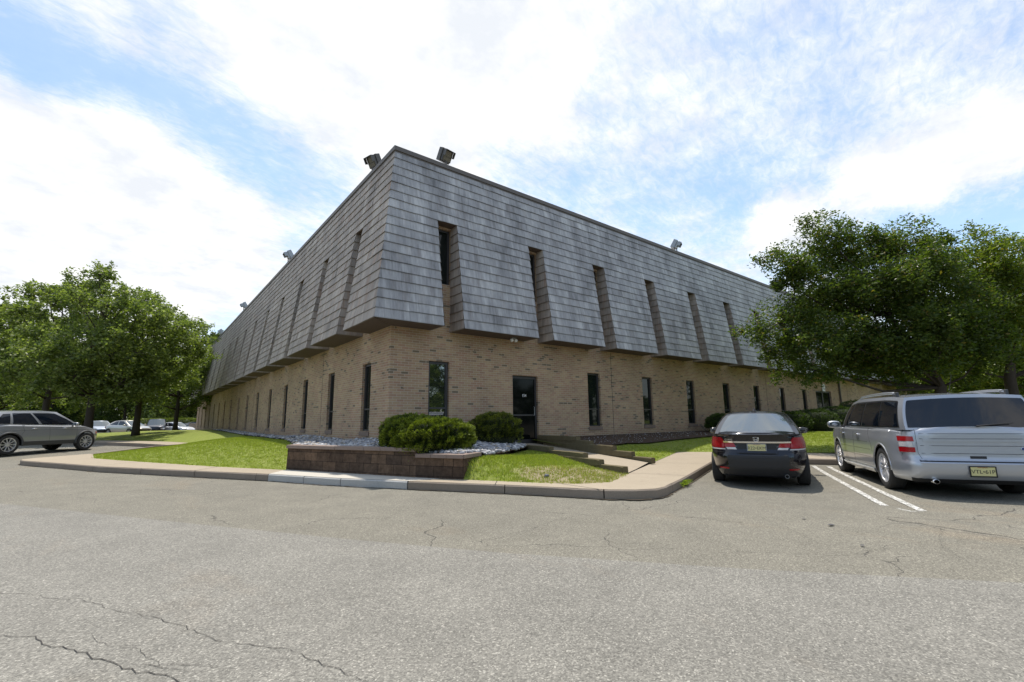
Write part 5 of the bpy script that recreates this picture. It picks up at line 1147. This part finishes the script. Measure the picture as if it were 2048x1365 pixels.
# silver box wagon
silv = paint('silver car paint', (.44, .46, .50), .5, .34, 1.0)
def flex():
    P0 = Vector((5.75, -8.95, -.065)); h = R(29.8); hx = Vector((math.cos(h), math.sin(h), 0)); hy = Vector((-math.sin(h), math.cos(h), 0))
    loc = P0+hx*(2.995/2)-hy*.93
    c = Car('parked_wagon', loc, h, 'silver boxy wagon with roof rails and yellow plate reading VTL 61P', silv, cat='car', wb=2.995, zbot=.24, rw=.368, tw=.245, arch=.435, rimf=.70,
            xf=[(.2, 2.40), (.4, 2.50), (.7, 2.53), (1.0, 2.46)], xr=[(.22, -2.42), (.30, -2.55), (.42, -2.61), (.555, -2.615), (.585, -2.565), (.80, -2.555), (1.0, -2.55), (1.1, -2.54)],
            bw=[(.2, .88), (.34, .955), (.55, .963), (.85, .955), (1.02, .935), (1.12, .915)], ztop=[(-2.6, 1.105), (-1.5, 1.095), (0, 1.085), (1.3, 1.085), (1.8, 1.06), (2.3, 1.0), (2.5, .93)],
            zroof=[(-2.5, 1.60), (-1.6, 1.645), (-.2, 1.65), (.5, 1.60), (.8, 1.56)], xb_r=-2.475, xb_f=1.30, xt_r=-2.33, xt_f=.62, wb_=.905, wt_=.80, n_r=9, n_f=6, bulge_r=.055, bulge_f=.16, crown=.035, hoodcrown=.03)
    c.wheels(8, 2)
    r = c.BR(); GR = lambda q, v: c.GF(q, v, False)
    c.patch('rear_window', GR, [(.07, -.955, .955), (.86, -.955, .955), (.90, -.94, .94)], M['cglass'], .006, 16, 10, .02)
    c.patch('windscreen', lambda q, v: c.GF(q, v, True), [(.05, -.93, .93), (.95, -.92, .92)], M['cglass'], .004, 14, 10)
    for sg in (1, -1):
        f_ = lambda a, b, sg=sg: c.GS(sg, a, b)
        c.patch('window_band', f_, [(.07, .045, .965), (.5, .045, .955), (.87, .050, .94), (.90, .06, .93)], M['black'], .003, 24, 8, .008)
        for a, b in ((.055, .265), (.28, .545), (.57, .80), (.825, .945)):
            c.patch('side_window', f_, [(.10, a, b), (.85, a, b-(.02 if b > .9 else 0))], M['cglass'], .006, 10, 8, .008)
        c.patch('tail_lamp', lambda y, z, sg=sg: r(sg*y, z), [(.70, .755, .915), (.80, .755, .916), (.90, .755, .914), (.975, .76, .908)], silv, .008, 10, 10, .03)
        c.patch('tail_lamp', lambda y, z, sg=sg: r(sg*y, z), [(.885, .765, .905), (.965, .77, .90)], M['red'], .016, 10, 6, .02); c.patch('tail_lamp', lambda y, z, sg=sg: r(sg*y, z), [(.71, .765, .905), (.79, .765, .906)], M['red'], .016, 10, 6, .02)
        c.patch('reversing_lamp', lambda y, z, sg=sg: r(sg*y, z), [(.80, .785, .90), (.872, .785, .90)], M['clear'], .017, 8, 4, .02)
        bs = c.BS(sg)
        c.patch('headlight', lambda y, z, sg=sg: c.BR(True)(sg*y, z), [(.78, .60, .92), (.90, .60, .92)], M['headl'], .008)
        c.patch('rocker_panel', bs, [(.245, -.98, .99), (.32, -1.04, 1.03)], c.body, .022, 20, 4, .04)
        rl = MB()
        for k in range(1):
            P_ = [c.GS(sg, s_, 1) for s_ in (.12, .17, .3, .55, .76, .86)]; zz = (.035, .045, .050, .045, .030, -.012)
            rl.tube([(p[0], p[1]*.93, p[2]+.02+z_) for p, z_ in zip(P_, zz)], .026, 8)
            rl.build('roof_rail', silv, c.root, smooth=True)
        for s_ in (.135,): e = MB(); p = c.GS(sg, s_, 1); e.box(p[0]-.09, p[0]+.09, p[1]*.93-.022, p[1]*.93+.022, p[2]+.0, p[2]+.085); e.build('rail_foot', M['grey_clad'], c.root, bev=.012)
        for x in (-.20, .92):
            hb = MB(); hb.tube([bs(x-.09, .93), tuple(Vector(bs(x-.06, .935))+Vector((0, sg*.03, 0))), tuple(Vector(bs(x+.07, .935))+Vector((0, sg*.03, 0))), bs(x+.09, .93)], .013); hb.build('door_handle', M['chrome'], c.root, smooth=True)
        lp = MB(); lp.tube([(w_x+c.arch*math.cos(a), bs(w_x+c.arch*math.cos(a), .6)[1]-sg*.012, c.rw+c.arch*math.sin(a)) for w_x in (c.wx[0],) for a in [i/16*math.pi for i in range(17)]], .018, 6); lp.build('wheel_arch', silv, c.root, smooth=True)
        lp = MB(); lp.tube([(w_x+c.arch*math.cos(a), bs(w_x+c.arch*math.cos(a), .6)[1]-sg*.012, c.rw+c.arch*math.sin(a)) for w_x in (c.wx[1],) for a in [i/16*math.pi for i in range(17)]], .018, 6); lp.build('wheel_arch', silv, c.root, smooth=True)
    L = []
    for sg in (1, -1):
        bs = c.BS(sg); L += [(bs, [(1.25, 1.05), (1.22, .8), (1.20, .33)]), (bs, [(.12, 1.07), (.12, .33)]), (bs, [(-.86, 1.07), (-.86, .95), (-1.0, .78), (-1.06, .62)]), (bs, [(-2.35, 1.08), (-2.36, .66)])]
        for z in (.80, .66, .52): L += [(bs, [(1.15, z), (.16, z)]), (bs, [(.08, z), (-.80 if z > .75 else -.95, z)])]
    L += [(r, [(-.74, 1.08), (-.74, .70), (-.70, .60), (.70, .60), (.74, .70), (.74, 1.08)])]
    c.seams(L, .005)
    gb = [(r, [(-.70, z), (.70, z)]) for z in (1.01, .93, .82, .70)]; c.seams(gb, .007)
    c.patch('gate_ridge', r, [(.885, -.66, .66), (.925, -.66, .66)], silv, .010, 20, 3, .015)
    c.patch('bumper_step', r, [(.566, -.74, .74), (.596, -.74, .74)], M['black'], .012, 20, 2, .03)
    c.patch('handle_recess', r, [(.625, -.10, .10), (.665, -.10, .10)], M['matteblack'], .004, 6, 3, .008)
    c.patch('plate_recess', r, [(.335, -.20, .20), (.535, -.20, .20)], silv, .002, 8, 4, .004)
    c.patch('lower_valance', r, [(.232, -.80, .80), (.30, -.84, .84)], M['matteblack'], .004, 20, 3, .02)
    pl_ = c.plate(-2.628, 0, .435, 'VTL•61P', M['black']); pl_.scale = (1, 1, 1)
    mb = MB(); p = GR(.0, .10); mb.tube([(p[0]-.02, -.05, p[2]), (p[0]-.035, -.20, p[2]+.02), (p[0]-.03, -.50, p[2]+.05)], [.016, .010, .006], 6); mb.build('rear_wiper', M['black'], c.root)
    for sg in (1, -1):
        ex = MB(); ex.lathe([(.036, -.10), (.040, -.10), (.046, .10), (.03, .10), (.03, 0)], 'y', 20); ex.v = [(y-2.50, x+sg*.58, z*.9+.262) for x, y, z in ex.v]; ex.build('exhaust_tip', M['chrome'], c.root, smooth=True)
    bd = MB(); k = 24; p = r(-.60, .78)
    for i in range(k): a0, a1 = 2*math.pi*i/k, 2*math.pi*(i+1)/k; bd.quad((p[0]-.012, p[1], p[2]), (p[0]-.012, p[1]+.075*math.cos(a0), p[2]+.03*math.sin(a0)), (p[0]-.012, p[1]+.075*math.cos(a1), p[2]+.03*math.sin(a1)), (p[0]-.012, p[1], p[2]+.0001))
    bd.build('badge', M['bluebadge'], c.root)
    rg = MB(); rg.tube([(p[0]-.011, p[1]+.077*math.cos(2*math.pi*i/k), p[2]+.031*math.sin(2*math.pi*i/k)) for i in range(k+1)], .003, 5); rg.build('badge_ring', M['chrome'], c.root)
    text('lettering', 'Ford', .05, M['chrome'], Matrix.Translation((p[0]-.014, p[1], p[2]))@Matrix(((0, 0, -1, 0), (-1, 0, 0, 0), (0, 1, 0, 0), (0, 0, 0, 1))), c.root, .001, shear=.3)
    c.mirror(.95, 1.12, 1.15)
    an = MB(); q = c.GS(1, .10, 1); an.tube([(-1.95, .0, 1.66), (-2.15, .0, 1.98)], .004, 5); an.lathe([(.001, .03), (.03, .02), (.04, 0)], 'z', 12, (-1.95, 0, 1.66)); an.build('antenna', M['black'], c.root)
flex()

# grey sport utility car at the left edge
gry = paint('grey car paint', (.30, .31, .33), .45, .36, 1.0)
def x3():
    d0 = fw+r2*((166-1024)/931.22)-u2*((896-682.5)/931.22); z0 = .20; t0 = (z0-CAM.z)/d0.z; Pf = CAM+d0*t0*.92; h = R(43.5)
    hx = Vector((math.cos(h), math.sin(h), 0)); hy = Vector((-math.sin(h), math.cos(h), 0)); loc = Pf-hx*(2.81/2-.10)+hy*.92; loc.z = z0-.01
    c = Car('parked_suv', loc, h, 'grey sport utility car cut off by the left edge of the photo, side on', gry, wb=2.81, zbot=.30, rw=.362, tw=.235, arch=.425, rimf=.70,
            xf=[(.25, 2.10), (.42, 2.22), (.6, 2.26), (.8, 2.22), (.95, 2.08)], xr=[(.3, -2.22), (.5, -2.38), (.8, -2.37), (1.0, -2.30), (1.15, -2.25)],
            bw=[(.28, .87), (.45, .93), (.65, .94), (.85, .92), (1.0, .90), (1.15, .87)], ztop=[(-2.4, 1.14), (-1.5, 1.12), (-.5, 1.09), (.6, 1.06), (.95, 1.06), (1.4, 1.03), (1.9, .94), (2.15, .84), (2.27, .76)],
            zroof=[(-2.0, 1.54), (-1.2, 1.61), (-.2, 1.63), (.3, 1.60), (.6, 1.57)], xb_r=-2.22, xb_f=1.20, xt_r=-1.86, xt_f=.28, wb_=.85, wt_=.66, n_r=5, n_f=3.4, bulge_r=.10, bulge_f=.22, crown=.03)
    c.wheels(10, 1)
    c.patch('windscreen', lambda q, v: c.GF(q, v, True), [(.05, -.9, .9), (.95, -.9, .9)], M['cglass'], .004, 14, 10); c.patch('rear_window', lambda q, v: c.GF(q, v, False), [(.1, -.9, .9), (.9, -.85, .85)], M['cglass'], .004, 14, 10)
    L = []
    for sg in (1, -1):
        f_ = lambda a, b, sg=sg: c.GS(sg, a, b); bs = c.BS(sg)
        c.patch('side_window', f_, [(.10, .08, .235), (.5, .10, .235), (.84, .14, .235)], M['cglass'], .005, 8, 8); c.patch('side_window', f_, [(.10, .265, .53), (.86, .265, .52)], M['cglass'], .005, 10, 8); c.patch('side_window', f_, [(.10, .565, .955), (.5, .56, .95), (.86, .55, .90)], M['cglass'], .005, 10, 8)
        c.patch('cladding', bs, [(.305, -.96, .97), (.40, -.99, .99), (.46, -1.0, 1.0)], M['grey_clad'], .010, 20, 5, .03)
        for w_x in c.wx:
            lp = MB(); lp.tube([(w_x+(c.arch+.015)*math.cos(a), bs(w_x+c.arch*math.cos(a), .6)[1]-sg*.005, c.rw+(c.arch+.015)*math.sin(a)) for a in [-.15+i/18*(math.pi+.3) for i in range(19)]], .036, 8); lp.build('wheel_arch', M['grey_clad'], c.root, smooth=True)
        c.patch('headlight', lambda y, z, sg=sg: c.BR(True)(sg*y, z), [(.68, .52, .885), (.76, .52, .875), (.82, .60, .85)], M['headl'], .006, 8, 6, .02)
        c.patch('indicator', bs, [(.68, 1.93, 2.04), (.78, 1.93, 2.0)], M['amber'], .012, 6, 4, .02)
        c.patch('tail_lamp', bs, [(.85, -2.30, -2.08), (1.0, -2.25, -2.05)], M['red'], .006)
        for x in (-.62, .50): hb = MB(); hb.tube([bs(x-.09, .94), tuple(Vector(bs(x-.06, .945))+Vector((0, sg*.03, 0))), tuple(Vector(bs(x+.07, .945))+Vector((0, sg*.03, 0))), bs(x+.09, .94)], .014); hb.build('door_handle', M['chrome'], c.root, smooth=True)
        L += [(bs, [(1.02, 1.03), (.98, .8), (.95, .45)]), (bs, [(-.08, 1.05), (-.06, .45)]), (bs, [(-1.02, 1.08), (-.95, .85), (-1.05, .72)]), (bs, [(-2.1, .86), (0, .90), (1.7, .86)])]
    c.seams(L, .006); c.mirror(.80, 1.10, 1.05)
    c.patch('front_grille', c.BR(True), [(.56, -.36, .36), (.74, -.36, .36)], M['black'], .006)
    c.patch('bumper', c.BR(True), [(.32, -.7, .7), (.42, -.7, .7)], M['grey_clad'], .006)
x3()

# cars in the far lot
def far_car(u, d_, h, kind, col, label, z=.2, met=.6):
    p = foot(u, d_, z); m = paint('far car paint', col, met, .3)
    if kind == 'sedan':
        c = Car('parked_car', p, h, label, m, group='cars parked in the far lot', fine=False, NR=8, wb=2.75, zbot=.2, rw=.32, tw=.21, arch=.37, rimf=.66, xf=[(.2, 2.2), (.5, 2.3), (.75, 2.22)], xr=[(.2, -2.2), (.5, -2.35), (.95, -2.28)], bw=[(.2, .84), (.5, .91), (.8, .90), (1.0, .85)],
                ztop=[(-2.3, .98), (-1.6, 1.03), (0, .97), (1.0, .95), (1.6, .87), (2.25, .66)], zroof=[(-1.2, 1.38), (-.3, 1.44), (.4, 1.40)], xb_r=-1.9, xb_f=1.25, xt_r=-1.05, xt_f=.3, wb_=.80, wt_=.60)
    else:
        c = Car('parked_suv', p, h, label, m, group='cars parked in the far lot', fine=False, NR=8, wb=2.8, zbot=.28, rw=.37, tw=.23, arch=.43, rimf=.66, xf=[(.25, 2.2), (.5, 2.3), (.9, 2.2)], xr=[(.3, -2.3), (.6, -2.4), (1.1, -2.3)], bw=[(.3, .88), (.6, .95), (1.1, .88)],
                ztop=[(-2.3, 1.12), (1.0, 1.08), (1.8, 1.02), (2.25, .85)], zroof=[(-2, 1.68), (.4, 1.70)], xb_r=-2.25, xb_f=1.2, xt_r=-2.05, xt_f=.45, wb_=.88, wt_=.72)
    c.wheels(5, 1); c.patch('windscreen', lambda q, v: c.GF(q, v, True), [(.05, -.9, .9), (.95, -.9, .9)], M['cglass_l'], .005, 8, 4); c.patch('rear_window', lambda q, v: c.GF(q, v, False), [(.1, -.9, .9), (.9, -.85, .85)], M['cglass'], .005, 8, 4)
    for sg in (1, -1):
        f_ = lambda a, b, sg=sg: c.GS(sg, a, b); c.patch('side_window', f_, [(.12, .12, .49), (.88, .2, .49)], M['cglass'], .006, 6, 4); c.patch('side_window', f_, [(.12, .53, .93), (.88, .53, .88)], M['cglass'], .006, 6, 4)
        c.patch('headlight', lambda y, z_, sg=sg: c.BR(True)(sg*y, z_), [(.58, .50, .86), (.70, .52, .84)], M['headl'], .01, 6, 3)
    for sg in (1, -1): c.patch('tail_lamp', lambda y, z_, sg=sg: c.BR()(sg*y, z_), [(.74, .50, .84), (.88, .52, .80)], M['red'], .01, 6, 3)
    c.patch('rear_bumper', c.BR(), [(.32, -.6, .6), (.42, -.6, .6)], M['matteblack'], .006, 8, 3)
    c.patch('grille', c.BR(True), [(.34, -.45, .45), (.56, -.5, .5)], M['black'], .01, 8, 3); c.mirror(.85, 1.0)
far_car(200, 47, R(-78), 'sedan', (.40, .44, .50), 'silver blue sedan in the far lot just right of the grey car hood')
far_car(259, 46, R(-55), 'sedan', (.46, .43, .38), 'beige sedan in the far lot beside the clear maple trunk')
far_car(315, 54, R(-95), 'suv', (.02, .022, .03), 'black tall car in the far lot between beige sedan and white car', .1)
far_car(352, 55, R(-50), 'sedan', (.75, .77, .80), 'white car in the far lot in front of the clipped hedge', .0, .1)
far_car(400, 60, R(-30), 'sedan', (.03, .03, .035), 'dark car at the far end of the left wall, mostly hidden', .0, .2)
far_car(2072, 10.2, R(29), 'sedan', (.05, .06, .07), 'dark car mostly cut off by the right edge beyond the silver wagon', 0, .3)
tb = empty('utility_box', foot(382, 56, .2), .5, label='grey metal utility box by the hedge near the far end of the wall', category='utility box')
mb = MB(); mb.box(-.45, .45, -.4, .4, 0, 1.05); mb.build('cabinet', M['steel'], tb, bev=.02); mb = MB(); mb.box(-.48, .48, -.43, .43, 1.05, 1.1); mb.build('lid', M['steel'], tb, bev=.01)
